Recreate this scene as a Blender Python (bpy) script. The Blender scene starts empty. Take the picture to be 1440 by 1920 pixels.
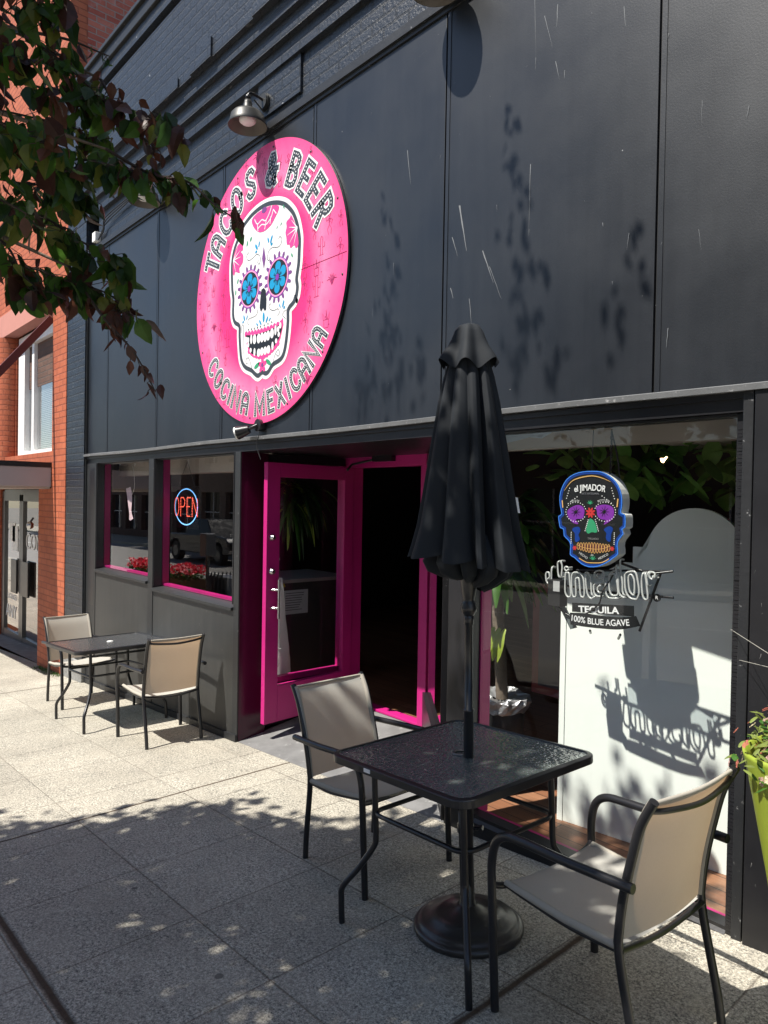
import bpy, bmesh, math, random
from math import sin, cos, pi, radians, hypot, atan2
from mathutils import Vector, Matrix, Quaternion
random.seed(7)
S = bpy.context.scene
COL = S.collection

# ---------------------------------------------------------------- camera
YAW, PIT, ROL, FPX = 0.843929, -0.014332, 0.017321, 1334.958
CAM = Vector((0, -2.80125, 1.68792))
fw = Vector((-sin(YAW) * cos(PIT), cos(YAW) * cos(PIT), sin(PIT)))
r0 = fw.cross(Vector((0, 0, 1))).normalized(); u0 = r0.cross(fw)
r1 = cos(ROL) * r0 + sin(ROL) * u0; u1 = -sin(ROL) * r0 + cos(ROL) * u0
cd = bpy.data.cameras.new('camera'); cam = bpy.data.objects.new('camera', cd); COL.objects.link(cam)
cam.matrix_world = Matrix(((r1.x, u1.x, -fw.x, CAM.x), (r1.y, u1.y, -fw.y, CAM.y), (r1.z, u1.z, -fw.z, CAM.z), (0, 0, 0, 1)))
cd.sensor_fit = 'HORIZONTAL'; cd.sensor_width = 36; cd.lens = FPX / 1440 * 36
cd.clip_start = 0.05; cd.clip_end = 1500
S.camera = cam

# ---------------------------------------------------------------- light
SUN = Vector((0.125, 0.50, -0.857)).normalized()
w = bpy.data.worlds.new('World'); S.world = w; w.use_nodes = True
wn = w.node_tree; bg = wn.nodes['Background']
sky = wn.nodes.new('ShaderNodeTexSky'); sky.sky_type = 'NISHITA'; sky.sun_disc = False
sky.sun_elevation = radians(59); sky.sun_rotation = radians(194); sky.air_density = 1.0; sky.dust_density = 0.6; sky.ozone_density = 1.2
wn.links.new(sky.outputs[0], bg.inputs[0]); bg.inputs[1].default_value = 0.084
sd = bpy.data.lights.new('sun', 'SUN'); sd.energy = 5.0; sd.angle = radians(0.53); sd.color = (1.0, 0.945, 0.86)
so = bpy.data.objects.new('sun', sd); COL.objects.link(so)
so.rotation_euler = SUN.to_track_quat('-Z', 'Y').to_euler(); so.location = (-4, -12, 18)
S.view_settings.view_transform = 'Standard'; S.view_settings.look = 'None'
S.view_settings.exposure = 0.83; S.view_settings.gamma = 1.0; S.view_settings.use_curve_mapping = False
S.render.engine = 'CYCLES'
S.cycles.transparent_max_bounces = 12; S.cycles.max_bounces = 8

# ---------------------------------------------------------------- mesh helper
class M:
    def __init__(s): s.v = []; s.f = []; s.mi = []; s.sm = []
    def add(s, vs, fs, mi=0, smooth=False):
        o = len(s.v); s.v += [tuple(v) for v in vs]
        for f in fs: s.f.append([i + o for i in f]); s.mi.append(mi); s.sm.append(smooth)
    def box(s, x0, x1, y0, y1, z0, z1, mi=0):
        vs = [(x, y, z) for z in (z0, z1) for y in (y0, y1) for x in (x0, x1)]
        s.add(vs, [(0, 2, 3, 1), (4, 5, 7, 6), (0, 1, 5, 4), (2, 6, 7, 3), (0, 4, 6, 2), (1, 3, 7, 5)], mi); return s
    def prism(s, poly, z0, z1, mi=0, axis='z'):
        n = len(poly)
        if axis == 'z': vs = [(x, y, z0) for x, y in poly] + [(x, y, z1) for x, y in poly]
        else: vs = [(x, z0, y) for x, y in poly] + [(x, z1, y) for x, y in poly]      # poly in XZ, extruded in Y
        s.add(vs, [list(range(n))[::-1], list(range(n, 2 * n))] + [(i, (i + 1) % n, n + (i + 1) % n, n + i) for i in range(n)], mi); return s
    def beam(s, a, b, wx, wz, up=(0, 0, 1), mi=0):
        a = Vector(a); b = Vector(b); d = (b - a).normalized(); up = Vector(up)
        sx = d.cross(up).normalized() * wx / 2; sz = sx.cross(d).normalized() * wz / 2
        vs = [p + i * sx + j * sz for p in (a, b) for i, j in ((-1, -1), (1, -1), (1, 1), (-1, 1))]
        s.add(vs, [(0, 3, 2, 1), (4, 5, 6, 7), (0, 1, 5, 4), (1, 2, 6, 5), (2, 3, 7, 6), (3, 0, 4, 7)], mi); return s
    def tube(s, pts, r, n=10, mi=0, closed=False, flat=1.0, caps=True, sm=True):
        pts = [Vector(p) for p in pts]; k = len(pts)
        rs = r if isinstance(r, (list, tuple)) else [r] * k
        vs = []; prev = None
        for i, p in enumerate(pts):
            if closed: d = pts[(i + 1) % k] - pts[i - 1]
            else: d = pts[min(i + 1, k - 1)] - pts[max(i - 1, 0)]
            d.normalize()
            if prev is None:
                a = Vector((0, 1, 0)) if abs(d.y) < 0.9 else Vector((1, 0, 0))
                nx = (a - d * a.dot(d)).normalized()
            else: nx = (prev - d * prev.dot(d)).normalized()
            prev = nx; ny = d.cross(nx)
            for j in range(n):
                t = 2 * pi * j / n; vs.append(p + rs[i] * (cos(t) * nx * flat + sin(t) * ny))
        fs = []
        for i in range(k if closed else k - 1):
            a = i * n; b = ((i + 1) % k) * n
            for j in range(n): fs.append((a + j, a + (j + 1) % n, b + (j + 1) % n, b + j))
        s.add(vs, fs, mi, sm)
        if not closed and caps:
            s.add(vs[:n], [list(range(n))[::-1]], mi); s.add(vs[-n:], [list(range(n))], mi)
        return s
    def lathe(s, prof, c=(0, 0, 0), n=32, mi=0, sm=True):
        vs = []; k = len(prof)
        for r, z in prof:
            for j in range(n): t = 2 * pi * j / n; vs.append((c[0] + r * cos(t), c[1] + r * sin(t), c[2] + z))
        fs = [(i * n + j, i * n + (j + 1) % n, (i + 1) * n + (j + 1) % n, (i + 1) * n + j) for i in range(k - 1) for j in range(n)]
        s.add(vs, fs, mi, sm); return s
    def build(s, name, mats, parent=None, loc=None, bevel=0):
        me = bpy.data.meshes.new(name); me.from_pydata(s.v, [], s.f)
        for m in (mats if isinstance(mats, (list, tuple)) else [mats]): me.materials.append(m)
        me.polygons.foreach_set('material_index', s.mi); me.polygons.foreach_set('use_smooth', s.sm); me.update()
        o = bpy.data.objects.new(name, me); COL.objects.link(o)
        if loc: o.location = loc
        if parent: o.parent = parent
        if bevel:
            b = o.modifiers.new('bevel', 'BEVEL'); b.width = bevel; b.segments = 2; b.limit_method = 'ANGLE'
        return o

def cr(pts, n=6, closed=False):
    """Catmull-Rom through points"""
    P = [Vector(p) for p in pts]; k = len(P); out = []
    for i in range(k if closed else k - 1):
        if closed: a, b, c, d = P[i - 1], P[i], P[(i + 1) % k], P[(i + 2) % k]
        else: a, b, c, d = P[max(i - 1, 0)], P[i], P[i + 1], P[min(i + 2, k - 1)]
        for j in range(n):
            t = j / n
            out.append(0.5 * ((2 * b) + (c - a) * t + (2 * a - 5 * b + 4 * c - d) * t * t + (3 * b - a - 3 * c + d) * t ** 3))
    if not closed: out.append(P[-1])
    return out

def empty(name, label, cat, loc=(0, 0, 0), group=None):
    o = bpy.data.objects.new(name, None); COL.objects.link(o); o.location = loc; o.empty_display_size = .1
    o['label'] = label; o['category'] = cat
    if group: o['group'] = group
    return o
def tag(o, label, cat, group=None):
    o['label'] = label; o['category'] = cat
    if group: o['group'] = group
    return o
def struct(o): o['kind'] = 'structure'; return o
def dup(root, label, group=None):
    def cp(o, par):
        c = o.copy(); COL.objects.link(c)
        if par: c.parent = par
        for ch in [q for q in list(bpy.data.objects) if q.parent == o and q is not c]: cp(ch, c)
        return c
    c = cp(root, None); c['label'] = label
    if group: c['group'] = group
    return c
SL = 0.0632
def gz(x): return SL * (x + 2) if x > -12 else SL * -10 + .0105 * (x + 12)
def place(o, x, y, rz):
    o.matrix_world = Matrix.Translation((x, y, gz(x))) @ Matrix.Rotation(-math.atan(SL), 4, 'Y') @ Matrix.Rotation(rz, 4, 'Z')

# ---------------------------------------------------------------- materials
def nt(name):
    m = bpy.data.materials.new(name); m.use_nodes = True; t = m.node_tree
    return m, t, t.nodes['Principled BSDF'], t.nodes['Material Output']
def N(t, kind, **kw):
    n = t.nodes.new('ShaderNode' + kind)
    for k, v in kw.items():
        if k in n.inputs: n.inputs[k].default_value = v
        else: setattr(n, k, v)
    return n
def mth(t, op, a, b=None, c=None, clamp=False):
    n = t.nodes.new('ShaderNodeMath'); n.operation = op; n.use_clamp = clamp
    for i, x in enumerate((a, b, c)):
        if x is None: continue
        if isinstance(x, (int, float)): n.inputs[i].default_value = x
        else: t.links.new(x, n.inputs[i])
    return n.outputs[0]
def mixc(t, fac, a, b, mode='MIX'):
    n = t.nodes.new('ShaderNodeMix'); n.data_type = 'RGBA'; n.blend_type = mode
    for sk, x in ((n.inputs[0], fac), (n.inputs[6], a), (n.inputs[7], b)):
        if isinstance(x, (int, float)): sk.default_value = x
        elif isinstance(x, tuple): sk.default_value = (*x, 1) if len(x) == 3 else x
        else: t.links.new(x, sk)
    return n.outputs[2]
def ramp(t, src, stops):
    n = t.nodes.new('ShaderNodeValToRGB'); e = n.color_ramp.elements
    while len(e) < len(stops): e.new(0.5)
    for i, (p, c) in enumerate(stops): e[i].position = p; e[i].color = (*c, 1) if len(c) == 3 else c
    t.links.new(src, n.inputs[0]); return n.outputs[0]
def pos(t): return N(t, 'NewGeometry').outputs['Position']
def noise(t, vec, scale, detail=4, rough=0.55, dist=0):
    n = N(t, 'TexNoise', Scale=scale, Detail=detail, Roughness=rough, Distortion=dist)
    if vec is not None: t.links.new(vec, n.inputs['Vector'])
    return n.outputs['Fac']
def bump(t, bs, h, strength=0.3, dist=0.01, nrm=None):
    b = N(t, 'Bump', Strength=strength, Distance=dist); t.links.new(h, b.inputs['Height'])
    if nrm is not None: t.links.new(nrm, b.inputs['Normal'])
    t.links.new(b.outputs[0], bs.inputs['Normal']); return b.outputs[0]

def pm(name, col, rough=.5, metal=0, var=.15, vs=6, bp=0, bs=60, bd=.003, spec=.5, obj=True, dirt=None, rv=.1, coat=0):
    m, t, b, o = nt(name)
    v = N(t, 'TexCoord').outputs['Object'] if obj else pos(t)
    n = noise(t, v, vs, 5, .6)
    k = mth(t, 'MULTIPLY_ADD', n, 2 * var, 1 - var)
    c = mixc(t, 1.0, col, (1, 1, 1), 'MULTIPLY')
    vm = N(t, 'VectorMath', operation='SCALE'); t.links.new(c, vm.inputs[0]); t.links.new(k, vm.inputs['Scale'])
    c = vm.outputs[0]
    if dirt:
        d = noise(t, v, dirt[1], 6, .65); f = mth(t, 'MULTIPLY', mth(t, 'SUBTRACT', d, dirt[2], clamp=True), dirt[3], clamp=True)
        c = mixc(t, f, c, dirt[0])
    t.links.new(c, b.inputs['Base Color'])
    r = mth(t, 'MULTIPLY_ADD', n, rv, rough - rv / 2, clamp=True); t.links.new(r, b.inputs['Roughness'])
    b.inputs['Metallic'].default_value = metal; b.inputs['Specular IOR Level'].default_value = spec
    b.inputs['Coat Weight'].default_value = coat
    if bp: bump(t, b, noise(t, v, bs, 4, .6), bp, bd)
    return m

def brick_mat(name, c1, c2, mort, rough=.6, bw=.215, rh=.075, ms=.008, bstr=.6, stain=None, spec=.4, chips=None, painted=False):
    m, t, b, o = nt(name)
    g = pos(t); sp = N(t, 'SeparateXYZ'); t.links.new(g, sp.inputs[0])
    u = mth(t, 'ADD', sp.outputs[0], sp.outputs[1])
    cb = N(t, 'CombineXYZ'); t.links.new(u, cb.inputs[0]); t.links.new(sp.outputs[2], cb.inputs[1])
    wob = noise(t, g, 3.0, 3); wv = N(t, 'VectorMath', operation='ADD')
    wc = N(t, 'CombineXYZ'); t.links.new(mth(t, 'MULTIPLY_ADD', wob, .012, -.006), wc.inputs[0]); t.links.new(mth(t, 'MULTIPLY_ADD', noise(t, g, 7, 2), .012, -.006), wc.inputs[1])
    t.links.new(cb.outputs[0], wv.inputs[0]); t.links.new(wc.outputs[0], wv.inputs[1])
    br = N(t, 'TexBrick', Scale=1.0); br.inputs['Mortar Size'].default_value = ms; br.inputs['Brick Width'].default_value = bw
    br.inputs['Row Height'].default_value = rh; br.inputs['Mortar Smooth'].default_value = .25; br.inputs['Bias'].default_value = 0
    br.inputs['Color1'].default_value = (*c1, 1); br.inputs['Color2'].default_value = (*c2, 1); br.inputs['Mortar'].default_value = (*mort, 1)
    t.links.new(wv.outputs[0], br.inputs['Vector'])
    n = noise(t, g, 2.2, 6, .65); vm = N(t, 'VectorMath', operation='SCALE'); t.links.new(br.outputs['Color'], vm.inputs[0])
    t.links.new(mth(t, 'MULTIPLY_ADD', n, .7, .65), vm.inputs['Scale']); c = vm.outputs[0]
    if stain: c = mixc(t, mth(t, 'MULTIPLY', mth(t, 'SUBTRACT', noise(t, g, stain[1], 6, .7), stain[2], clamp=True), stain[3], clamp=True), c, stain[0])
    if chips: c = mixc(t, mth(t, 'MULTIPLY', mth(t, 'SUBTRACT', noise(t, g, 16, 3, .5), chips[1], clamp=True), 40, clamp=True), c, chips[0])
    t.links.new(c, b.inputs['Base Color']); b.inputs['Roughness'].default_value = rough; b.inputs['Specular IOR Level'].default_value = spec
    h = mth(t, 'ADD', mth(t, 'MULTIPLY', br.outputs['Fac'], -1), mth(t, 'MULTIPLY', noise(t, g, 45, 4, .6), .5))
    bump(t, b, h, bstr, .012)
    return m

BLK_BRICK = brick_mat('painted_black_brick', (.005, .009, .017), (.008, .013, .022), (.0015, .003, .005), .42, bstr=1.0, chips=((.5, .52, .55), .765), spec=.8)
ORG_BRICK = brick_mat('orange_painted_brick', (.36, .092, .042), (.43, .118, .055), (.26, .068, .034), .7, bstr=.6, spec=.3, stain=((.50, .24, .13), 5, .62, 3))
RED_BRICK = brick_mat('old_red_brick', (.36, .085, .06), (.50, .16, .11), (.36, .25, .21), .85, bstr=.8, spec=.2, stain=((.55, .42, .38), 3.5, .52, 2.2))
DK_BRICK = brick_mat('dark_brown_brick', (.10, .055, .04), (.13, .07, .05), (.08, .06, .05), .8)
OPP_BRICK = brick_mat('tan_brick', (.32, .22, .16), (.25, .16, .12), (.3, .27, .24), .8)

# charcoal sheet panels: satin paint, vertical streaks, dust
def panel_mat(name, base, dust, rough=.42):
    m, t, b, o = nt(name); g = pos(t)
    mp = N(t, 'Mapping'); mp.inputs['Scale'].default_value = (6, 6, .35); t.links.new(g, mp.inputs[0])
    st = noise(t, mp.outputs[0], 3, 5, .6); cl = noise(t, g, 1.3, 5, .6)
    f = mth(t, 'MULTIPLY', mth(t, 'SUBTRACT', mth(t, 'ADD', mth(t, 'MULTIPLY', st, .6), mth(t, 'MULTIPLY', cl, .9)), .55, clamp=True), 2.2, clamp=True)
    c = mixc(t, f, base, dust)
    mp2 = N(t, 'Mapping'); mp2.inputs['Scale'].default_value = (30, 30, 2.2); mp2.inputs['Rotation'].default_value = (0, .12, 0); t.links.new(g, mp2.inputs[0])
    sc = mth(t, 'MULTIPLY', mth(t, 'SUBTRACT', noise(t, mp2.outputs[0], 1.6, 3, .5), .755, clamp=True), 12, clamp=True)
    c = mixc(t, mth(t, 'MULTIPLY', sc, .5), c, (.30, .31, .33))
    fl = mth(t, 'MULTIPLY', mth(t, 'SUBTRACT', noise(t, g, 38, 2, .4), .80, clamp=True), 60, clamp=True)
    c = mixc(t, fl, c, (.4, .4, .4))
    t.links.new(c, b.inputs['Base Color'])
    t.links.new(mth(t, 'MULTIPLY_ADD', cl, .25, rough - .12, clamp=True), b.inputs['Roughness'])
    b.inputs['Specular IOR Level'].default_value = .7
    h = mth(t, 'ADD', noise(t, g, 130, 3, .6), mth(t, 'MULTIPLY', noise(t, g, 4, 2), 1.2)); bump(t, b, h, .13, .003)
    return m
PANEL = panel_mat('charcoal_panel_paint', (.005, .007, .011), (.012, .015, .020), .40)
PANEL2 = panel_mat('grey_bulkhead_paint', (.018, .019, .019), (.036, .036, .034), .5)
BLACK = pm('black_gloss_paint', (.012, .012, .014), .35, var=.4, vs=5, bp=.2, bs=30, obj=False, dirt=((.22, .22, .22), 22, .70, 14))
BLKDULL = pm('black_dull', (.01, .01, .011), .6, obj=False)
TRIM = pm('worn_dark_trim', (.016, .017, .019), .45, var=.3, vs=9, bp=.4, bs=25, obj=False, dirt=((.30, .30, .30), 34, .64, 9))
LEDGE = pm('worn_grey_ledge', (.15, .155, .16), .45, var=.35, vs=5, bp=.5, bs=22, obj=False, dirt=((.5, .5, .5), 40, .60, 6))
PINK = pm('magenta_paint', (.48, .014, .17), .42, var=.22, vs=3, bp=.3, bs=50, obj=False, dirt=((.16, .01, .06), 12, .60, 2.5))
GREYPOST = pm('grey_post_paint', (.020, .021, .022), .45, var=.25, obj=False, bp=.2, bs=40, dirt=((.4, .4, .4), 30, .68, 12))
STONE = pm('mottled_stone', (.22, .22, .21), .8, var=.7, vs=30, bp=.6, bs=40, bd=.006, obj=False)
METAL_BLK = pm('black_powder_coat', (.012, .012, .014), .33, metal=0, var=.25, vs=12, bp=.08, bs=200, spec=.6, dirt=((.10, .09, .085), 40, .72, 10))
BRONZE = pm('dark_bronze_resin', (.050, .045, .041), .30, var=.4, vs=12, bp=.25, bs=60, spec=.6, metal=.3, dirt=((.12, .10, .085), 20, .62, 3))
CHROME = pm('brushed_steel', (.55, .55, .56), .25, metal=1, var=.1)
ALU = pm('grey_aluminium', (.16, .16, .16), .35, metal=.7)
WHITEP = pm('white_paint', (.78, .78, .76), .5, var=.05)
BOARD = pm('white_board_paint', (.86, .90, .86), .55, var=.05, vs=3, bp=.05, obj=False)
TAN = pm('tan_drywall', (.42, .37, .33), .9, var=.06, obj=False)
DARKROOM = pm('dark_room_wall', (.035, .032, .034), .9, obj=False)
SOFFIT = pm('pink_stucco', (.46, .20, .16), .85, var=.1, obj=False, bp=.2)
CANOPYG = pm('grey_canopy_metal', (.38, .35, .36), .6, var=.08, obj=False, bp=.1)
DKRED = pm('oxblood_steel', (.10, .022, .02), .5, obj=False)
LAMPM = pm('galvanised_grey', (.045, .045, .043), .45, metal=.4, var=.3, vs=20, bp=.1)
LAMPIN = pm('lamp_inner_enamel', (.16, .14, .12), .5, var=.2)
BARK = pm('grey_bark', (.13, .10, .075), .9, var=.5, vs=20, bp=.8, bs=30, bd=.01)
SOIL = pm('potting_soil', (.04, .028, .02), .95, var=.5, vs=60, bp=.8)
FOIL = pm('silver_foil', (.50, .50, .52), .35, metal=.7, bp=.9, bs=22, bd=.02)
LIME = pm('lime_green_resin', (.255, .325, .035), .48, var=.14, vs=4, bp=.15, bs=70, dirt=((.12, .14, .05), 5, .58, 2))
WHITE = pm('print_white', (.74, .74, .74), .5, var=.02)
INK = pm('print_charcoal', (.035, .042, .05), .45, var=.05)
SMIX = dict(pink=(.78, .045, .22), lpink=(.80, .28, .50), teal=(.0, .26, .50), purple=(.16, .045, .20), green=(.03, .28, .13), hot=(.80, .05, .25), ink2=(.006, .007, .008), gold=(.62, .36, .12), blue=(.0, .035, .24), viol=(.19, .025, .32), red=(.5, .03, .03))
CM = {k: pm('print_' + k, v, .45, var=.04) for k, v in SMIX.items()}
DOODLE = pm('print_doodle_magenta', (.36, .02, .12), .45, var=.05)

def glass_mat(name, tint=(.96, .98, .97), gain=3.0, base=.014, rough=0.0, bmp=None, body=None):
    m, t, b, o = nt(name); t.nodes.remove(b)
    lw = N(t, 'LayerWeight'); lw.inputs[0].default_value = .5
    f = mth(t, 'MULTIPLY', mth(t, 'ADD', mth(t, 'MULTIPLY', mth(t, 'POWER', lw.outputs['Facing'], 5.0), .95), base), gain, clamp=True)
    tr = N(t, 'BsdfTransparent'); tr.inputs[0].default_value = (*tint, 1)
    if body:
        df = N(t, 'BsdfDiffuse'); df.inputs[0].default_value = (*body[0], 1); m0 = N(t, 'MixShader'); m0.inputs[0].default_value = body[1]; t.links.new(tr.outputs[0], m0.inputs[1]); t.links.new(df.outputs[0], m0.inputs[2]); tr = m0
    gl = N(t, 'BsdfGlossy'); gl.inputs['Roughness'].default_value = rough
    if bmp:
        vo = N(t, 'TexVoronoi', Scale=bmp[0]); vo.feature = 'SMOOTH_F1'
        tc = N(t, 'TexCoord').outputs['Object']
        ad = N(t, 'VectorMath', operation='ADD'); t.links.new(tc, ad.inputs[0]); nn = N(t, 'TexNoise', Scale=30.0); t.links.new(tc, nn.inputs[0])
        sc = N(t, 'VectorMath', operation='SCALE'); t.links.new(nn.outputs['Color'], sc.inputs[0]); sc.inputs['Scale'].default_value = .03; t.links.new(sc.outputs[0], ad.inputs[1])
        t.links.new(ad.outputs[0], vo.inputs['Vector'])
        bb = N(t, 'Bump', Strength=bmp[1], Distance=bmp[2]); t.links.new(vo.outputs['Distance'], bb.inputs['Height']); t.links.new(bb.outputs[0], gl.inputs['Normal'])
    mx = N(t, 'MixShader'); t.links.new(f, mx.inputs[0]); t.links.new(tr.outputs[0], mx.inputs[1]); t.links.new(gl.outputs[0], mx.inputs[2])
    t.links.new(mx.outputs[0], o.inputs[0]); return m
GLASS = glass_mat('window_glass')
TGLASS = glass_mat('pebbled_table_glass', (.42, .47, .45), 2.4, .06, .24, (74, .8, .005), ((.20, .235, .225), .60))

def cloth_mat(name, col, trans=.3, scale=420, spec=.2, weave=.25, var=.08, tcol=None):
    m, t, b, o = nt(name); tc = N(t, 'TexCoord').outputs['Object']
    n = noise(t, tc, 5, 4); 
    mp = N(t, 'Mapping'); mp.inputs['Scale'].default_value = (1, 12, 1); t.links.new(tc, mp.inputs[0])
    wv = noise(t, mp.outputs[0], scale / 4, 2, .7)
    vm = N(t, 'VectorMath', operation='SCALE'); vm.inputs[0].default_value = col
    t.links.new(mth(t, 'ADD', mth(t, 'MULTIPLY_ADD', n, 2 * var, 1 - var - weave / 2), mth(t, 'MULTIPLY', wv, weave)), vm.inputs['Scale'])
    t.links.new(vm.outputs[0], b.inputs['Base Color']); b.inputs['Roughness'].default_value = .8; b.inputs['Specular IOR Level'].default_value = spec
    bump(t, b, noise(t, tc, scale, 2), .2, .001)
    if trans:
        tl = N(t, 'BsdfTranslucent'); t.links.new(vm.outputs[0], tl.inputs[0])
        if tcol: t.links.remove(tl.inputs[0].links[0]); tl.inputs[0].default_value = (*tcol, 1)
        mx = N(t, 'MixShader'); mx.inputs[0].default_value = trans
        t.links.new(b.outputs[0], mx.inputs[1]); t.links.new(tl.outputs[0], mx.inputs[2]); t.links.new(mx.outputs[0], o.inputs[0])
    return m
SLING = cloth_mat('tan_mesh_sling', (.50, .495, .455), .34, 420, .2, .4, .10, (.62, .40, .22))
HEM = cloth_mat('tan_sling_hem', (.44, .41, .35), .2)
UMB = cloth_mat('black_umbrella_fabric', (.009, .012, .016), .0, 300, .35, .2, .2)

def leaf_mat(name, col, trans=.35):
    m, t, b, o = nt(name); tc = pos(t)
    vm = N(t, 'VectorMath', operation='SCALE'); vm.inputs[0].default_value = col
    t.links.new(mth(t, 'MULTIPLY_ADD', noise(t, tc, 14, 3), 1.0, .5), vm.inputs['Scale'])
    t.links.new(vm.outputs[0], b.inputs['Base Color']); b.inputs['Roughness'].default_value = .42; b.inputs['Specular IOR Level'].default_value = .4
    tl = N(t, 'BsdfTranslucent'); sc = N(t, 'VectorMath', operation='SCALE'); sc.inputs['Scale'].default_value = 1.5
    t.links.new(vm.outputs[0], sc.inputs[0]); t.links.new(sc.outputs[0], tl.inputs[0])
    mx = N(t, 'MixShader'); mx.inputs[0].default_value = trans
    t.links.new(b.outputs[0], mx.inputs[1]); t.links.new(tl.outputs[0], mx.inputs[2]); t.links.new(mx.outputs[0], o.inputs[0])
    bump(t, b, noise(t, tc, 60, 3), .3, .003)
    return m
LEAFG = [leaf_mat('leaf_green', (.045, .105, .016), .5), leaf_mat('leaf_dark_green', (.020, .045, .012)), leaf_mat('leaf_olive', (.11, .13, .025), .5), leaf_mat('leaf_copper', (.095, .038, .022)), leaf_mat('leaf_brown_red', (.05, .022, .017))]
PLANTG = [leaf_mat('plant_green', (.05, .14, .02), .3), leaf_mat('plant_yellow_green', (.28, .36, .05), .3), leaf_mat('plant_dark', (.02, .055, .015), .3)]

def emis(name, col, st):
    m, t, b, o = nt(name); b.inputs['Base Color'].default_value = (*col, 1); b.inputs['Emission Color'].default_value = (*col, 1); b.inputs['Emission Strength'].default_value = st; return m
LEDR = emis('lit_led_red', (1, .12, .07), .9); LEDB = emis('lit_led_blue', (.2, .5, 1), .75); WARM = emis('lit_warm_bulb', (1, .6, .3), 6.0)
NEONT = pm('unlit_neon_tube', (.46, .47, .46), .2, var=.05, spec=.7)
CLEAR = glass_mat('clear_acrylic', (.80, .83, .85), 1.2, .04, .05)

# ================================================================ SETTING
def walk_mat():
    m, t, b, o = nt('exposed_aggregate_concrete'); g = pos(t); sp = N(t, 'SeparateXYZ'); t.links.new(g, sp.inputs[0]); X, Y = sp.outputs[0], sp.outputs[1]
    f1 = noise(t, g, 92, 3, .75); f2 = noise(t, g, 190, 2, .6); big = noise(t, g, 1.1, 6, .65); med = noise(t, g, 6, 5, .6)
    f = mth(t, 'ADD', mth(t, 'MULTIPLY', f1, .6), mth(t, 'MULTIPLY', f2, .4))
    c = ramp(t, f, [(.37, (.07, .07, .068)), (.46, (.24, .226, .192)), (.53, (.38, .355, .295)), (.61, (.56, .53, .45))])
    c = mixc(t, mth(t, 'MULTIPLY', mth(t, 'SUBTRACT', med, .42, clamp=True), 1.6, clamp=True), c, (.37, .34, .28))
    vm = N(t, 'VectorMath', operation='SCALE'); t.links.new(c, vm.inputs[0]); t.links.new(mth(t, 'MULTIPLY_ADD', big, .9, .55), vm.inputs['Scale']); c = vm.outputs[0]
    sn = N(t, 'CombineXYZ'); t.links.new(mth(t, 'FLOOR', mth(t, 'DIVIDE', mth(t, 'ADD', X, 3.8526), .5822)), sn.inputs[0]); t.links.new(mth(t, 'FLOOR', mth(t, 'DIVIDE', mth(t, 'ADD', Y, 1.4242), .6259)), sn.inputs[1])
    wn_ = N(t, 'TexWhiteNoise'); t.links.new(sn.outputs[0], wn_.inputs['Vector']); v2 = N(t, 'VectorMath', operation='SCALE'); t.links.new(c, v2.inputs[0]); t.links.new(mth(t, 'MULTIPLY_ADD', wn_.outputs['Value'], .14, .93), v2.inputs['Scale']); c = v2.outputs[0]
    # dark spots (gum) and pale stains
    vo = N(t, 'TexVoronoi', Scale=2.3); t.links.new(g, vo.inputs['Vector'])
    gum = mth(t, 'SUBTRACT', 1, mth(t, 'MULTIPLY', mth(t, 'SUBTRACT', vo.outputs['Distance'], .035, clamp=True), 120, clamp=True))
    c = mixc(t, mth(t, 'MULTIPLY', gum, .75), c, (.08, .075, .07))
    wob = mth(t, 'MULTIPLY_ADD', noise(t, g, 9, 3), .010, -.005)
    def line(co, p, w): return mth(t, 'SUBTRACT', 1, mth(t, 'DIVIDE', mth(t, 'ABSOLUTE', mth(t, 'SUBTRACT', mth(t, 'ADD', co, wob), p)), w, clamp=True), clamp=True)
    def per(co, p, d, w):
        q = mth(t, 'PINGPONG', mth(t, 'ADD', mth(t, 'SUBTRACT', mth(t, 'ADD', co, mth(t, 'MULTIPLY', wob, .4)), p), 500 * d), d / 2)
        # pingpong distance to nearest multiple of d
        return mth(t, 'SUBTRACT', 1, mth(t, 'DIVIDE', q, w, clamp=True), clamp=True)
    right = mth(t, 'GREATER_THAN', X, -4.07); left = mth(t, 'LESS_THAN', X, -4.11)
    jx = mth(t, 'MULTIPLY', per(X, -3.8526, .5822, .0055), right)
    jx2 = mth(t, 'MULTIPLY', per(X, -5.08, .62, .005), left)
    jy = mth(t, 'MULTIPLY', per(Y, -1.4242, .6259, .0055), mth(t, 'MULTIPLY_ADD', right, .45, .55))
    wide = mth(t, 'MAXIMUM', line(X, -4.09, .012), mth(t, 'MAXIMUM', line(X, -1.50, .020), mth(t, 'MAXIMUM', line(Y, -2.02, .022), line(X, -8.2, .014))))
    j = mth(t, 'MAXIMUM', mth(t, 'MULTIPLY', mth(t, 'MAXIMUM', mth(t, 'MAXIMUM', jx, jx2), jy), .62), mth(t, 'MULTIPLY', wide, 1.5, clamp=True), clamp=True)
    c = mixc(t, j, c, mixc(t, noise(t, g, 70, 2), (.03, .022, .016), (.11, .075, .05)))
    t.links.new(c, b.inputs['Base Color']); b.inputs['Roughness'].default_value = .88; b.inputs['Specular IOR Level'].default_value = .25
    h = mth(t, 'ADD', mth(t, 'MULTIPLY', f, .7), mth(t, 'MULTIPLY', j, -2.2)); bump(t, b, h, .55, .006)
    return m
WALK = walk_mat()
RAMPM = pm('grey_ramp_concrete', (.16, .16, .16), .85, var=.5, vs=7, bp=.5, bs=80, obj=False, dirt=((.5, .5, .48), 9, .60, 5))
ROADM = pm('pale_worn_asphalt', (.26, .25, .235), .9, var=.2, vs=2, bp=.4, bs=90, obj=False)
GRND = pm('dull_ground', (.16, .15, .13), .95, var=.3, vs=.5, obj=False)
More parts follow.
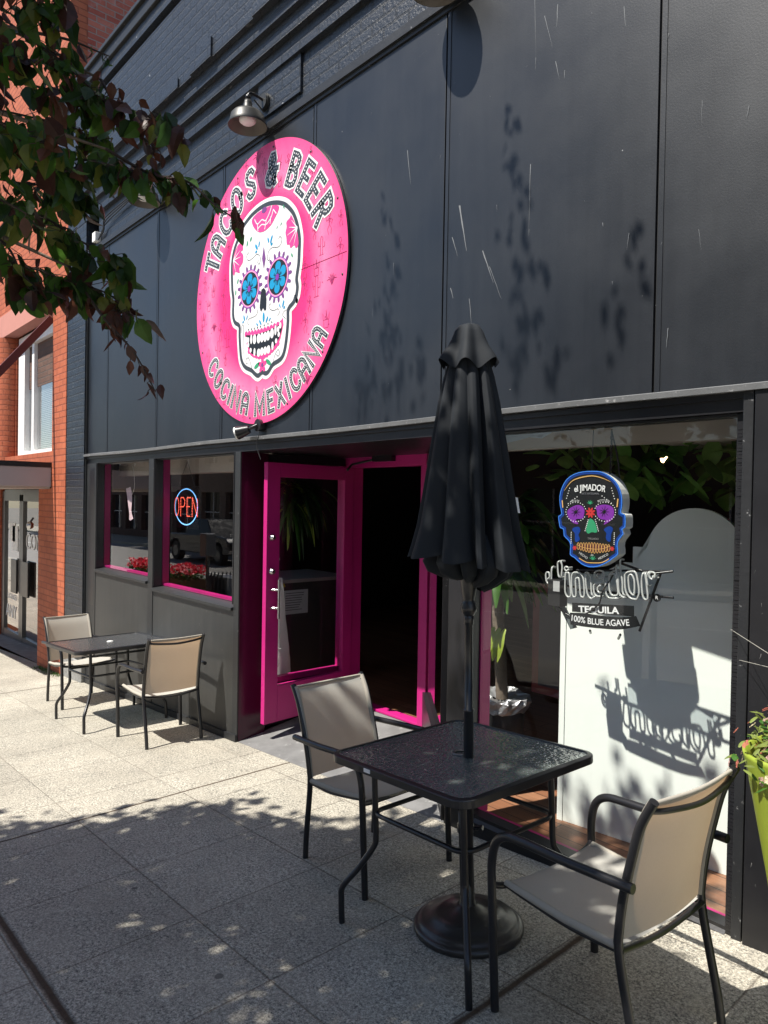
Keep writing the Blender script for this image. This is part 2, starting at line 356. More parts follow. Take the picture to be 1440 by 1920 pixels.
KERB = pm('kerb_concrete', (.36, .34, .31), .85, var=.2, obj=False, bp=.3)
YEL = pm('road_paint', (.75, .74, .70), .7, var=.15, obj=False)

def sheet(name, x0, x1, y0, y1, dz, mat, th=None):
    m = M(); th = th or .002; X3 = (x0, -12, x1); vs = [(x, y, gz(x) + dz - t_) for x in X3 for t_ in (0, th) for y in (y0, y1)]
    fs = [(0, 2, 3, 1), (8, 9, 11, 10)]
    for k in (0, 4): fs += [(k, k + 4, k + 5, k + 1)[::1], (k + 2, k + 3, k + 7, k + 6), (k, k + 2, k + 6, k + 4), (k + 1, k + 5, k + 7, k + 3)]
    m.add(vs, fs)
    return struct(m.build(name, mat))
sheet('ground', -500, 500, -500, 500, -.75, GRND)
sheet('sidewalk', -60, 25, -4.30, 0.0, 0, WALK, .3)
sheet('kerb', -60, 25, -4.45, -4.302, -.004, KERB, .3)
sheet('road', -90, 60, -13.5, -4.45, -.15, ROADM)
m = M()
for i in range(-14, 8): m.add([(x, y, gz(x) - .146) for x, y in ((i * 6, -9.1), (i * 6 + 2.6, -9.1), (i * 6 + 2.6, -8.98), (i * 6, -8.98))], [(0, 1, 2, 3)])
struct(m.build('road_markings', YEL))
sheet('far_sidewalk', -90, 60, -17.5, -13.5, 0, WALK, .3)
m = M(); m.add([(-13.3, 0.0, gz(-13.3) + .002), (-9.70, 0.0, gz(-9.7) + .002), (-9.70, .40, gz(-9.7) + .002), (-13.3, .40, gz(-13.3) + .002)], [(0, 1, 2, 3)])
struct(m.build('entry_paving', RAMPM))
m = M(); m.add([(-4.80, 0.0, gz(-4.80) + .001), (-2.62, 0.0, gz(-2.62) + .001), (-3.825, 1.05, -.042), (-4.86, 1.05, -.042)], [(0, 1, 2, 3)])
struct(m.build('entrance_ramp', RAMPM))
# grass / moss tuft strip at the neighbour's entry edge
m = M()
for i in range(420):
    x = random.uniform(-9.6, -8.7); y = -.06 - abs(random.gauss(0, .05)); z = gz(x); a = random.uniform(0, 6.28); h = random.uniform(.01, .045)
    m.add([(x, y, z), (x + .006 * cos(a), y + .006 * sin(a), z), (x + random.uniform(-.02, .02), y + random.uniform(-.02, .02), z + h)], [(0, 1, 2)])
o = m.build('grass', LEAFG[0]); o['kind'] = 'stuff'

# ================================================================ STOREFRONT BUILDING
B = empty('restaurant_building', 'black painted brick restaurant front with dark panels, magenta open door and big shop windows', 'building', (-4.5, .2, 0))
BI = Matrix.Translation((4.5, -.2, 0))
def part(m, name, mats, parent=None, bevel=0):
    par = parent or B
    o = m.build(name, mats, None, None, bevel); o.parent = par
    o.matrix_parent_inverse = par.matrix_world.inverted() if par is not B else BI
    return o
XE = 6.0
part(M().box(-8.74, -8.15, -.036, .30, -.16, 6.16), 'brick_pier', BLK_BRICK)
part(M().box(-8.745, -8.12, -.052, .298, -.70, -.162), 'stone_base', STONE, bevel=.012)
part(M().box(-7.86, XE, 0, .30, 4.41, 6.16).box(-8.15, -7.86, .28, .30, 4.41, 6.16).box(-8.15, -7.86, .002, .28, 5.0, 6.16), 'brick_wall', BLK_BRICK)
m = M()
for z0, z1, d in ((4.735, 4.865, .040), (4.865, 4.980, .080), (4.980, 5.09, .120), (5.09, 5.80, .160), (5.80, 5.87, .120), (5.87, 5.98, .175)): m.box(-8.748, XE, -d - (.036 if 0 else 0), -.0005, z0 + .0005, z1, 0)
# notched corbel courses
for x0, x1, z0, z1, d in ((-8.7, -5.62, 5.091, 5.165, .174), (-5.40, -5.05, 5.091, 5.24, .176), (-4.45, -2.9, 5.091, 5.24, .175), (-2.6, XE, 5.091, 5.165, .174)): m.box(x0, x1, -d, -.159, z0, z1, 0)
part(m, 'corbel_courses', BLK_BRICK)
part(M().box(-8.745, XE, -.205, .32, 5.985, 6.10).box(-8.747, XE, -.235, .33, 6.101, 6.14), 'parapet_cap', TRIM, bevel=.006)
part(M().box(-4.60, -4.06, -.020, -.001, 4.47, 4.74), 'patched_brick_course', BLK_BRICK)
part(M().box(-4.35, -4.13, -.0015, .05, 4.424, 4.485), 'wall_hole', BLKDULL)
part(M().box(-8.15, XE, -.028, -.0005, 4.355, 4.41).box(-8.15, XE, -.012, -.0005, 4.33, 4.3545), 'panel_top_trim', TRIM)
xs = [-8.13] + [-7.58 + 1.22 * i for i in range(0, 12)]
for i in range(len(xs) - 1):
    a, b = xs[i] + .007, xs[i + 1] - .007
    p = part(M().box(a, b, 0, .012, 2.155, 4.33), 'fascia_panel', PANEL, bevel=.0015)
    if i: part(M().box(a, a + .022, -.0035, -.0002, 2.156, 4.329), 'seam_batten', PANEL, parent=p)
part(M().box(-8.15, XE, .014, .20, 2.155, 4.405), 'panel_backing', BLKDULL)
lm = M()
xx = [-8.155 + i * .35 for i in range(42)]
vs = []
for x in xx:
    wz = .004 * sin(x * 2.1) + random.uniform(-.0015, .0015)
    vs += [(x, -.040, 2.128 + wz), (x, -.044, 2.150 + wz), (x, 0.0, 2.160 + wz), (x, 0.0, 2.128 + wz)]
fs = [(4 * i + j, 4 * i + (j + 1) % 4, 4 * i + 4 + (j + 1) % 4, 4 * i + 4 + j) for i in range(len(xx) - 1) for j in range(4)] + [(3, 2, 1, 0)]
lm.add(vs, fs); part(lm, 'ledge', LEDGE)
part(M().box(-8.15, XE, -.012, .0, 2.102, 2.127).box(-8.15, XE, .0005, .20, 2.052, 2.154), 'head_beam', BLACK)
# slot pier side strip next to panels
part(M().box(-8.148, -8.132, -.02, .03, -.42, 4.33), 'corner_batten', GREYPOST)

# --- left window bay
def window(x0, x1, z0, z1, y, sill_z, name_mat=PINK):
    """glass at y, pink inner reveal, black outer reveal"""
    f = part(M().box(x0, x0 + .012, .001, y, z0, z1).box(x1 - .012, x1, .001, y, z0, z1).box(x0 + .012, x1 - .012, .02, y, z1 - .010, z1 + .005), 'window', BLACK)
    part(M().box(x0, x0 + .02, y + .005, y + .066, z0, z1).box(x1 - .02, x1, y + .005, y + .066, z0, z1).box(x0 + .02, x1 - .02, y + .010, y + .066, z0, z0 + .02), 'inner_frame', PINK, parent=f)
    g = M(); g.add([(x0 + .012, y, z0), (x1 - .012, y, z0), (x1 - .012, y, z1), (x0 + .012, y, z1)], [(0, 1, 2, 3)]); part(g, 'pane', GLASS, parent=f)
    return f
w1 = window(-7.85, -6.48, .925, 2.052, .080, 0)
mm = M(); mm.add([(x, y, z) for x in (-7.85, -6.482) for y, z in ((-.028, .878), (-.028, .900), (.10, .922), (.10, .878))], [(0, 3, 2, 1), (4, 5, 6, 7), (0, 1, 5, 4), (1, 2, 6, 5), (2, 3, 7, 6), (3, 0, 4, 7)])
part(mm, 'sill', GREYPOST, parent=w1)
w2 = window(-6.37, -4.905, .87, 2.052, .080, 0)
mm = M(); mm.add([(x, y, z) for x in (-6.368, -4.882) for y, z in ((-.028, .825), (-.028, .847), (.10, .868), (.10, .825))], [(0, 3, 2, 1), (4, 5, 6, 7), (0, 1, 5, 4), (1, 2, 6, 5), (2, 3, 7, 6), (3, 0, 4, 7)])
part(mm, 'sill', GREYPOST, parent=w2)
part(M().box(-6.479, -6.371, -.006, .09, -.35, 2.052), 'mullion_post', GREYPOST)
part(M().box(-8.13, -7.853, -.004, .09, -.5, 2.052), 'left_jamb_board', GREYPOST)
part(M().box(-8.05, -7.90, -.0045, -.0005, .5, 2.0), 'jamb_strip', BLACK)
part(M().box(-7.851, -6.481, .0, .10, -.34, .877), 'bulkhead_panel', PANEL2)
part(M().box(-6.369, -4.882, .0, .10, -.26, .824), 'bulkhead_panel', PANEL2)
def slopebox(x0, x1, y0, y1, b0, t):
    m = M(); m.add([(x0, y0, gz(x0) + b0), (x1, y0, gz(x1) + b0), (x1, y1, gz(x1) + b0), (x0, y1, gz(x0) + b0), (x0, y0, gz(x0) + b0 + t), (x1, y0, gz(x1) + b0 + t), (x1, y1, gz(x1) + b0 + t), (x0, y1, gz(x0) + b0 + t)], [(0, 3, 2, 1), (4, 5, 6, 7), (0, 1, 5, 4), (1, 2, 6, 5), (2, 3, 7, 6), (3, 0, 4, 7)]); return m
part(slopebox(-8.12, -4.80, -.022, -.001, .003, .05), 'base_strip', TRIM)
# --- entrance recess
part(M().box(-4.881, -4.80, -.008, .24, -.30, 2.052), 'pillar', GREYPOST, bevel=.003)
MAROON = pm('pink_bounce_maroon', (.045, .004, .018), .25, obj=False, var=.2)  # maroon colour holds the door's pink bounce light on the black pillar side
part(M().box(-4.799, -4.796, .004, .239, -.19, 2.05), 'pillar_bounce_tint', MAROON)
# left sidelite wall
sl = part(M().box(-4.89, -4.84, .241, 1.05, -.12, .22).box(-4.89, -4.84, .241, 1.05, 1.99, 2.052).box(-4.89, -4.84, .241, .27, .22, 1.99), 'sidelite', BLACK)
part(M().box(-4.895, -4.835, .271, .31, .26, 1.989).box(-4.895, -4.835, 1.01, 1.049, .26, 1.989).box(-4.895, -4.835, .271, 1.049, .2205, .26), 'sidelite_frame', PINK, parent=sl)
g = M(); g.add([(-4.865, .31, .26), (-4.865, 1.01, .26), (-4.865, 1.01, 1.989), (-4.865, .31, 1.989)], [(0, 1, 2, 3)]); part(g, 'sidelite_pane', GLASS, parent=sl)
# right diagonal wall
rw = part(M().beam((-3.82, 1.06, .04), (-2.63, .03, .04), .06, .40).beam((-3.82, 1.06, 2.01), (-2.63, .03, 2.01), .06, .08).beam((-2.75, .136, 1.105), (-2.74, .127, 1.105), .06, 1.72, up=(0, 0, 1)), 'recess_side_wall', BLACK)
g = M(); g.add([(-3.80, 1.045, .24), (-2.75, .138, .24), (-2.75, .138, 1.97), (-3.80, 1.045, 1.97)], [(0, 1, 2, 3)]); part(g, 'side_pane', GLASS, parent=rw)
part(M().box(-2.612, -2.462, -.006, .10, -.15, 2.052), 'corner_post', BLACK, bevel=.003)
part(M().prism([(-4.90, .20), (-2.63, .20), (-3.80, 1.2), (-4.90, 1.2)], 2.06, 2.153), 'recess_ceiling', BLACK)
fr = part(M().box(-4.862, -4.745, 1.05, 1.17, -.045, 1.975).box(-3.912, -3.822, 1.05, 1.17, -.045, 1.975).box(-4.862, -3.822, 1.05, 1.17, 1.975, 2.105).box(-4.744, -3.913, 1.055, 1.155, -.044, -.022), 'door_frame', PINK, bevel=.004)
part(M().box(-4.862, -3.822, 1.052, 1.17, 2.106, 2.5), 'transom', BLACK)
# door leaf, hinged left, swung out
H0 = Vector((-4.735, 1.035, 0)); dv = Vector((.085, -.91, 0)); L = dv.length; dv.normalize(); nv = Vector((dv.y, -dv.x, 0)) * -1
def dbox(mm, s0, s1, z0, z1, t0, t1, mi=0):
    vs = [H0 + dv * s + nv * t + Vector((0, 0, z)) for z in (z0, z1) for t in (t0, t1) for s in (s0, s1)]
    mm.add(vs, [(0, 2, 3, 1), (4, 5, 7, 6), (0, 1, 5, 4), (2, 6, 7, 3), (0, 4, 6, 2), (1, 3, 7, 5)], mi)
mm = M()
dbox(mm, 0, .10, -.03, 1.975, -.022, .022); dbox(mm, L - .125, L, -.03, 1.975, -.022, .022)
dbox(mm, .101, L - .126, -.03, .25, -.022, .022); dbox(mm, .101, L - .126, 1.865, 1.975, -.022, .022)
DOOR = part(mm, 'door', PINK, bevel=.003)
g = M(); g.add([H0 + dv * s + Vector((0, 0, z)) for s, z in ((.10, .25), (L - .126, .25), (L - .126, 1.865), (.10, 1.865))], [(0, 1, 2, 3)]); part(g, 'door_glass', GLASS, parent=DOOR)
mm = M(); hs = L - .062
def dp(s, z, t): return H0 + dv * s + nv * t + Vector((0, 0, z))
sg = 1
side = 1 if (nv.x > 0) else -1
mm.tube([dp(hs - .02, .78, .075 * side), dp(hs - .02, 1.08, .075 * side)], .010, 10)
for z in (.86, 1.0): mm.tube([dp(hs + .012, z, .022 * side), dp(hs + .0, z, .05 * side), dp(hs - .02, z, .075 * side)], .009, 8)
part(mm, 'handle', CHROME, parent=DOOR)
for z, r in ((1.40, .026), (1.14, .028)):
    mm = M(); a = dp(hs + .01, z, .022 * side); b = dp(hs + .01, z, .050 * side); mm.tube([a, a * .6 + b * .4, b], [r, r * .9, r * .6], 16)
    part(mm, 'door_lock', CHROME, parent=DOOR)
mm = M(); mm.tube([dp(.10, 1.95, .05 * side), dp(.02, 2.0, .02), Vector((-4.40, 1.04, 2.04))], .010, 8); mm.box(-4.44, -4.20, 1.005, 1.048, 2.015, 2.065)
part(mm, 'door_closer', METAL_BLK, parent=DOOR)

# --- big window
WX0, WX1 = -2.455, -1.135
WB = .085
def bigwin():
    f = part(M().box(WX0 - .006, WX0 + .012, .0, .10, -.06, 2.05).box(WX1 - .012, WX1 + .022, .02, .10, -.06, 2.05).box(WX0 + .012, WX1 - .012, .02, .10, 2.040, 2.051), 'shop_window', BLACK, bevel=.002)
    m = M(); m.add([(WX0, y, z) for y, z in ((-.015, -.05), (-.015, .045), (.0, .062), (.0, .08), (.06, .085), (.06, -.05))] + [(WX1, y, z) for y, z in ((-.015, .04), (-.015, .055), (.0, .066), (.0, .08), (.06, .085), (.06, .04))],
          [(i, (i + 1) % 6, 6 + (i + 1) % 6, 6 + i) for i in range(6)] + [(5, 4, 3, 2, 1, 0), (6, 7, 8, 9, 10, 11)]); part(m, 'bottom_rail', BLACK, parent=f)
    part(M().box(WX0 + .012, WX1 - .012, .061, .13, .02, .055).box(WX0 + .012, WX0 + .020, .061, .14, .055, 2.0), 'inner_frame', PINK, parent=f)
    g = M(); g.add([(WX0 + .012, .045, .08), (WX1 - .012, .045, .08), (WX1 - .012, .045, 2.041), (WX0 + .012, .045, 2.041)], [(0, 1, 2, 3)]); part(g, 'pane', GLASS, parent=f)
    return f
bigwin()
mm = M(); zz = .06
while zz < 2.0:
    h = random.uniform(.008, .02); mm.box(WX1 + .001, WX1 + .021 + random.uniform(0, .004), -.006 - random.uniform(0, .004), .019, zz, zz + h - .0015); zz += h
part(mm, 'torn_gasket_strip', BLACK)
part(M().box(-1.110, -1.072, -.020, .10, .0, 2.126), 'jamb_board', TRIM, bevel=.003)
part(M().box(-1.064, -.44, -.030, .30, -.02, 2.126), 'pilaster', BLACK, bevel=.003)
part(M().box(-1.072, -1.064, .0, .10, .0, 2.12), 'joint_gap', BLKDULL)
part(M().box(-.439, XE, 0, .30, -.02, 2.05), 'side_wall_front', PANEL2)
# --- building shell and interior (sun only enters through the glass)
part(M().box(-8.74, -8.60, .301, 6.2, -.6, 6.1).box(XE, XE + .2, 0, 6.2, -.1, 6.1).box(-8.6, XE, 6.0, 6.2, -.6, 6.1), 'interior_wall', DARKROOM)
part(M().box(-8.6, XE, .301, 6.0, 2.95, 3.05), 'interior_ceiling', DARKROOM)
part(M().box(-8.74, XE, .34, 6.2, 6.0, 6.09), 'roof', BLKDULL)
def wood_mat():
    m, t, b, o = nt('wood_plank_floor'); g = pos(t)
    mp = N(t, 'Mapping'); mp.inputs['Rotation'].default_value = (0, 0, 0.0); t.links.new(g, mp.inputs[0])
    br = N(t, 'TexBrick', Scale=1.0); br.inputs['Brick Width'].default_value = 1.1; br.inputs['Row Height'].default_value = .12; br.inputs['Mortar Size'].default_value = .003
    br.inputs['Color1'].default_value = (.20, .085, .045, 1); br.inputs['Color2'].default_value = (.30, .15, .085, 1); br.inputs['Mortar'].default_value = (.02, .01, .01, 1); t.links.new(mp.outputs[0], br.inputs['Vector'])
    m2 = N(t, 'Mapping'); m2.inputs['Scale'].default_value = (2, 30, 2); t.links.new(g, m2.inputs[0])
    vm = N(t, 'VectorMath', operation='SCALE'); t.links.new(br.outputs['Color'], vm.inputs[0]); t.links.new(mth(t, 'MULTIPLY_ADD', noise(t, m2.outputs[0], 3, 4), 1.0, .5), vm.inputs['Scale'])
    t.links.new(vm.outputs[0], b.inputs['Base Color']); b.inputs['Roughness'].default_value = .4; return m
WOOD = wood_mat()
mm = M()
mm.add([(x, y, -.041) for x, y in ((-8.6, .101), (-4.882, .101), (-4.882, 1.17), (-3.82, 1.17), (-2.62, .131), (-1.10, .131), (-1.10, .301), (XE, .301), (XE, 6.0), (-8.6, 6.0))], [list(range(10))])
part(mm, 'wood_floor', WOOD)
part(M().box(-2.60, -.9, .30, .42, 1.985, 2.94).box(-1.75, -1.0, .42, 1.1, 2.0, 2.94), 'bulkhead', TAN)
part(M().box(-8.1, -4.9, .34, .5, 1.93, 2.5), 'inner_header', TAN)
PEEL = pm('peeled_blue_grey_paint', (.48, .56, .66), .8, obj=False)
mm = M(); mm.prism([(-2.56, 2.0), (-2.56, 2.13), (-2.20, 2.13), (-2.19, 2.06), (-2.25, 2.035), (-2.33, 2.045), (-2.42, 2.03), (-2.5, 2.02)], .297, .2995, axis='y'); part(mm, 'peeling_paint_patch', PEEL)
# paint drips and scratches on the panels
mm = M()
def drip(x, z, l, wd, a=0, y=-.0008):
    n = 5; vs = []
    for i in range(n + 1):
        f = i / n; w_ = wd * (1 - f * .8) * random.uniform(.6, 1.2); xx_ = x + a * f + random.uniform(-.001, .001)
        vs += [(xx_ - w_ / 2, y, z - l * f), (xx_ + w_ / 2, y, z - l * f)]
    mm.add(vs, [(2 * i, 2 * i + 1, 2 * i + 3, 2 * i + 2) for i in range(n)])
DR = [(-2.125, 4.106, 0.28, 0.0024, 0.013), (-2.112, 3.827, 0.06, 0.0024, -0.002), (-1.993, 4.019, 0.102, 0.0046, -0.003), (-2.067, 4.002, 0.168, 0.0035, 0.049), (-1.998, 3.758, 0.096, 0.0034, 0.023), (-1.947, 3.694, 0.038, 0.0034, -0.002), (-2.131, 3.326, 0.311, 0.0042, -0.002), (-2.132, 3.014, 0.03, 0.0024, -0.002), (-2.589, 3.265, 0.253, 0.0146, 0.055), (-2.423, 2.985, 0.18, 0.0083, 0.075), (-2.638, 3.11, 0.11, 0.006, 0.041), (-2.375, 2.892, 0.178, 0.0041, 0.08), (-3.002, 3.701, 0.201, 0.0052, 0.032), (-1.652, 3.838, 0.091, 0.0039, 0.01), (-1.301, 3.294, 0.097, 0.0017, -0.002), (-2.86, 4.202, 0.017, 0.0032, -0.128), (-2.508, 2.757, 0.17, 0.0043, 0.023), (-1.304, 2.788, 0.087, 0.0017, 0.013), (-2.643, 2.841, 0.061, 0.006, 0.021)]
for d in DR: drip(*d)
for i in range(85):
    x = random.uniform(-7.4, .5); z = random.uniform(2.2, 4.3); k = random.random()
    drip(x, z, random.uniform(.003, .02) if k < .8 else random.uniform(.03, .10), random.uniform(.002, .004) if k < .8 else .0025, random.uniform(-.01, .01), -.0040)
part(mm, 'paint_drips', pm('dried_white_drip', (.17, .18, .19), .8, obj=False))
mm = M()
for i in range(60):
    x = random.uniform(-1.06, -.5); z = random.uniform(.15, 2.0); drip(x, z, random.uniform(.003, .02), random.uniform(.001, .0028), random.uniform(-.006, .006), -.0312)
for i in range(30):
    x = random.uniform(-6.3, -4.95); z = random.uniform(-.1, .8); drip(x, z, random.uniform(.004, .03), random.uniform(.002, .004), random.uniform(-.015, .015), -.0012)
part(mm, 'scuff_marks', pm('pale_scuff', (.20, .20, .20), .8, obj=False))
# thin cables along the top of the panels at the left
mm = M()
for k in range(3):
    mm.tube(cr([(-7.84, -.02 - .006 * k, 4.43), (-7.70 + .03 * k, -.03, 4.50), (-7.55, -.03 - .01 * k, 4.56 + .02 * k), (-7.0, -.035, 4.60 + .02 * k), (-6.55, -.04, 4.64), (-6.33, -.03, 4.66)], 5), .006, 6)
part(mm, 'cable', BLKDULL)

ART={
'skullA':[(-0.189,0.529),(-0.123,0.549),(-0.042,0.562),(0.038,0.564),(0.116,0.555),(0.208,0.531),(0.29,0.495),(0.349,0.451),(0.401,0.398),(0.437,0.335),(0.46,0.273),(0.476,0.206),(0.474,0.127),(0.47,0.048),(0.457,-0.008),(0.448,-0.058),(0.46,-0.108),(0.448,-0.166),(0.437,-0.171),(0.417,-0.203),(0.354,-0.24),(0.352,-0.32),(0.337,-0.436),(0.311,-0.525),(0.268,-0.568),(0.171,-0.592),(0.118,-0.632),(0.079,-0.644),(0.031,-0.629),(-0.024,-0.648),(-0.074,-0.625),(-0.116,-0.598),(-0.209,-0.56),(-0.262,-0.5),(-0.283,-0.403),(-0.294,-0.313),(-0.3,-0.24),(-0.367,-0.202),(-0.396,-0.138),(-0.394,-0.025),(-0.41,0.041),(-0.415,0.078),(-0.423,0.193),(-0.417,0.282),(-0.383,0.364),(-0.315,0.44),(-0.264,0.493)],
'eyeR':[(0.218,0.009),(0.215,0.13),(0.33,-0.016)],
'eyeL':[(-0.158,0.006),(-0.157,0.128),(-0.042,-0.019)],
'nose':[(0.007,-0.033),(0.038,-0.027),(0.063,-0.049),(0.076,-0.119),(0.073,-0.191),(0.051,-0.193),(0.031,-0.17),(0.003,-0.192),(-0.014,-0.161),(-0.007,-0.094)],
'mouth':[(-0.208,-0.3),(-0.182,-0.326),(-0.098,-0.329),(-0.001,-0.332),(0.094,-0.329),(0.171,-0.33),(0.239,-0.325),(0.29,-0.285),(0.298,-0.335),(0.264,-0.424),(0.221,-0.479),(0.161,-0.508),(0.068,-0.519),(-0.028,-0.523),(-0.102,-0.504),(-0.153,-0.462),(-0.188,-0.4)],
'dark':[(-0.203,-0.327),(-0.098,-0.344),(0.016,-0.346),(0.125,-0.343),(0.217,-0.333),(0.276,-0.319),(0.281,-0.365),(0.249,-0.421),(0.183,-0.473),(0.083,-0.492),(-0.028,-0.506),(-0.119,-0.476),(-0.163,-0.413)],
'flowerT':[(-0.138,0.51),(-0.073,0.535),(0.023,0.541),(0.117,0.536),(0.216,0.507),(0.209,0.469),(0.173,0.439),(0.12,0.399),(0.035,0.38),(-0.037,0.391),(-0.087,0.422),(-0.129,0.468)],
'flowerR':[(0.372,0.398),(0.417,0.333),(0.446,0.273),(0.462,0.209),(0.463,0.169),(0.435,0.156),(0.414,0.182),(0.371,0.173),(0.356,0.201),(0.327,0.208),(0.319,0.255),(0.307,0.295),(0.32,0.328),(0.316,0.365),(0.358,0.382)],
'flowerL':[(-0.322,0.379),(-0.269,0.361),(-0.264,0.32),(-0.294,0.314),(-0.259,0.283),(-0.261,0.231),(-0.291,0.207),(-0.312,0.194),(-0.307,0.157),(-0.369,0.181),(-0.386,0.158),(-0.405,0.175),(-0.407,0.257),(-0.382,0.332)],
'teethT':[(-0.185,-0.374),(-0.164,-0.38),(-0.122,-0.38),(-0.076,-0.387),(-0.019,-0.391),(0.025,-0.39),(0.068,-0.393),(0.107,-0.39),(0.157,-0.382),(0.202,-0.368),(0.236,-0.366),(0.262,-0.345)],
'teethB':[(-0.163,-0.404),(-0.128,-0.448),(-0.074,-0.469),(-0.017,-0.482),(0.027,-0.48),(0.071,-0.48),(0.114,-0.478),(0.167,-0.46),(0.212,-0.432),(0.244,-0.392)],
'spike':[(0.03,0.272),(0.056,0.181),(0.035,0.109),(0.009,0.188)],
'petals':[(0.041,-0.248),(0.092,-0.27),(-0.003,-0.27),(0.131,-0.273),(-0.051,-0.27)],
'petalsT':[(-0.071,0.293),(-0.03,0.296),(-0.074,0.259),(0.084,0.3),(0.127,0.293),(0.136,0.259)],
'petalsL':[(-0.232,-0.19),(-0.187,-0.198),(-0.245,-0.219),(0.29,-0.185),(0.249,-0.197),(0.306,-0.218)],
'cl1':[(-0.174,0.28),(-0.203,0.265),(-0.198,0.233),(-0.164,0.219),(-0.114,0.226),(-0.065,0.238),(-0.024,0.217),(-0.015,0.185),(-0.031,0.159),(-0.051,0.177),(-0.039,0.191)],
'cl2':[(0.222,0.272),(0.237,0.287),(0.263,0.265),(0.253,0.235),(0.216,0.22),(0.148,0.235),(0.102,0.224),(0.083,0.195),(0.08,0.166),(0.104,0.156),(0.115,0.179)],
'cl3':[(-0.054,-0.158),(-0.041,-0.182),(-0.069,-0.207),(-0.118,-0.211),(-0.168,-0.215),(-0.176,-0.244),(-0.159,-0.26)],
'cl4':[(0.136,-0.158),(0.109,-0.168),(0.129,-0.197),(0.175,-0.214),(0.228,-0.212),(0.244,-0.243),(0.222,-0.258)],
'cl5':[(-0.099,-0.604),(-0.134,-0.535),(-0.16,-0.5),(-0.194,-0.509),(-0.189,-0.54),(-0.168,-0.539)],
'cl6':[(0.178,-0.593),(0.192,-0.537),(0.236,-0.498),(0.259,-0.526),(0.237,-0.543),(0.214,-0.528)],
'cl7':[(-0.268,-0.299),(-0.261,-0.247),(-0.235,-0.256),(-0.24,-0.365),(-0.238,-0.463)],
'cl8':[(0.326,-0.299),(0.289,-0.268),(0.303,-0.246),(0.339,-0.241)],
'mid':[(0.034,-0.579),(-0.043,-0.568),(0.093,-0.569),(-0.001,-0.604),(0.07,-0.604),(0.037,-0.536)],
}

ART2={
 'outl':[(-0.136,0.066),(-0.139,0.111),(-0.127,0.152),(-0.102,0.191),(-0.062,0.216),(-0.015,0.227),(0.035,0.229),(0.084,0.225),(0.125,0.206),(0.159,0.179),(0.183,0.142),(0.194,0.1),(0.193,0.059),(0.189,0.038),(0.205,0.032),(0.212,0.017),(0.212,-0.027),(0.197,-0.037),(0.204,-0.058),(0.182,-0.086),(0.176,-0.113),(0.18,-0.149),(0.154,-0.172),(0.121,-0.195),(0.081,-0.214),(0.032,-0.221),(-0.011,-0.209),(-0.048,-0.183),(-0.074,-0.169),(-0.072,-0.127),(-0.083,-0.103),(-0.11,-0.081),(-0.113,-0.05),(-0.132,-0.044),(-0.14,-0.015),(-0.143,0.014),(-0.126,0.024)],
 'eyeL':[(-0.087,0.047),(-0.047,0.067),(-0.018,0.066),(0.0,0.049),(-0.001,0.024),(-0.009,0.005),(-0.045,0.001),(-0.03,-0.021),(-0.06,-0.016),(-0.082,0.003),(-0.092,0.025)],
 'eyeR':[(0.06,0.062),(0.094,0.072),(0.128,0.07),(0.149,0.058),(0.154,0.034),(0.147,0.009),(0.123,-0.01),(0.103,-0.019),(0.113,0.002),(0.089,0.005),(0.071,0.019),(0.066,0.044)],
 'nose':[(0.026,0.003),(0.04,0.005),(0.058,-0.012),(0.07,-0.048),(0.063,-0.058),(0.042,-0.056),(0.024,-0.064),(0.012,-0.051),(0.016,-0.019)],
 'flower':[(0.033,0.034)],
 'txt':[(-0.068,0.162),(0.116,0.161),(0.022,0.171)],
 'teeth':[(-0.031,-0.125),(0.136,-0.115),(0.05,-0.096),(0.051,-0.148),(0.051,-0.126)],
 'ckL':[(-0.059,-0.041),(-0.03,-0.034),(-0.019,-0.052),(-0.029,-0.071),(-0.021,-0.093),(-0.035,-0.106),(-0.047,-0.101),(-0.049,-0.066),(-0.062,-0.054)],
 'ckR':[(0.107,-0.038),(0.131,-0.025),(0.151,-0.036),(0.142,-0.06),(0.139,-0.094),(0.122,-0.092),(0.115,-0.077),(0.118,-0.058),(0.107,-0.047)],
 'arcT':[(-0.112,0.136),(-0.075,0.178),(-0.032,0.196),(0.036,0.205),(0.091,0.194),(0.136,0.176)],
 'arcB':[(-0.023,-0.181),(0.01,-0.196),(0.035,-0.199),(0.09,-0.195),(0.118,-0.184),(0.134,-0.173)],
 'estate':[(-0.076,0.07),(-0.013,0.083),(0.06,0.078),(0.13,0.082)],
 'hecho':[(-0.034,-0.154),(0.027,-0.184),(0.083,-0.186),(0.14,-0.142),(0.045,-0.167)],
 'red2':[(-0.048,-0.135),(0.148,-0.127)],
 'panel':[(-0.097,-0.406),(0.225,-0.383),(0.227,-0.431),(-0.096,-0.45)],
 'ban':[(-0.096,-0.455),(-0.089,-0.51),(0.068,-0.506),(0.166,-0.496),(0.26,-0.465),(0.24,-0.429),(0.165,-0.445),(0.066,-0.452)],
 'tq':[(-0.082,-0.444),(0.174,-0.422),(-0.08,-0.415)],
 'ag':[(-0.089,-0.498),(0.246,-0.463),(-0.09,-0.473)],
 'tape':[(-0.179,-0.432),(-0.151,-0.424),(-0.075,-0.526),(-0.11,-0.539)],
 'box':[(-0.216,-0.312),(-0.141,-0.3),(-0.135,-0.412),(-0.213,-0.431)],
 'frame':[(-0.095,-0.258),(0.384,-0.217),(0.391,-0.329),(0.294,-0.345)],
 'reg':[(0.319,-0.338)],
 'back':[(-0.095,-0.258),(0.318,-0.227),(0.294,-0.345),(-0.092,-0.384)],
}
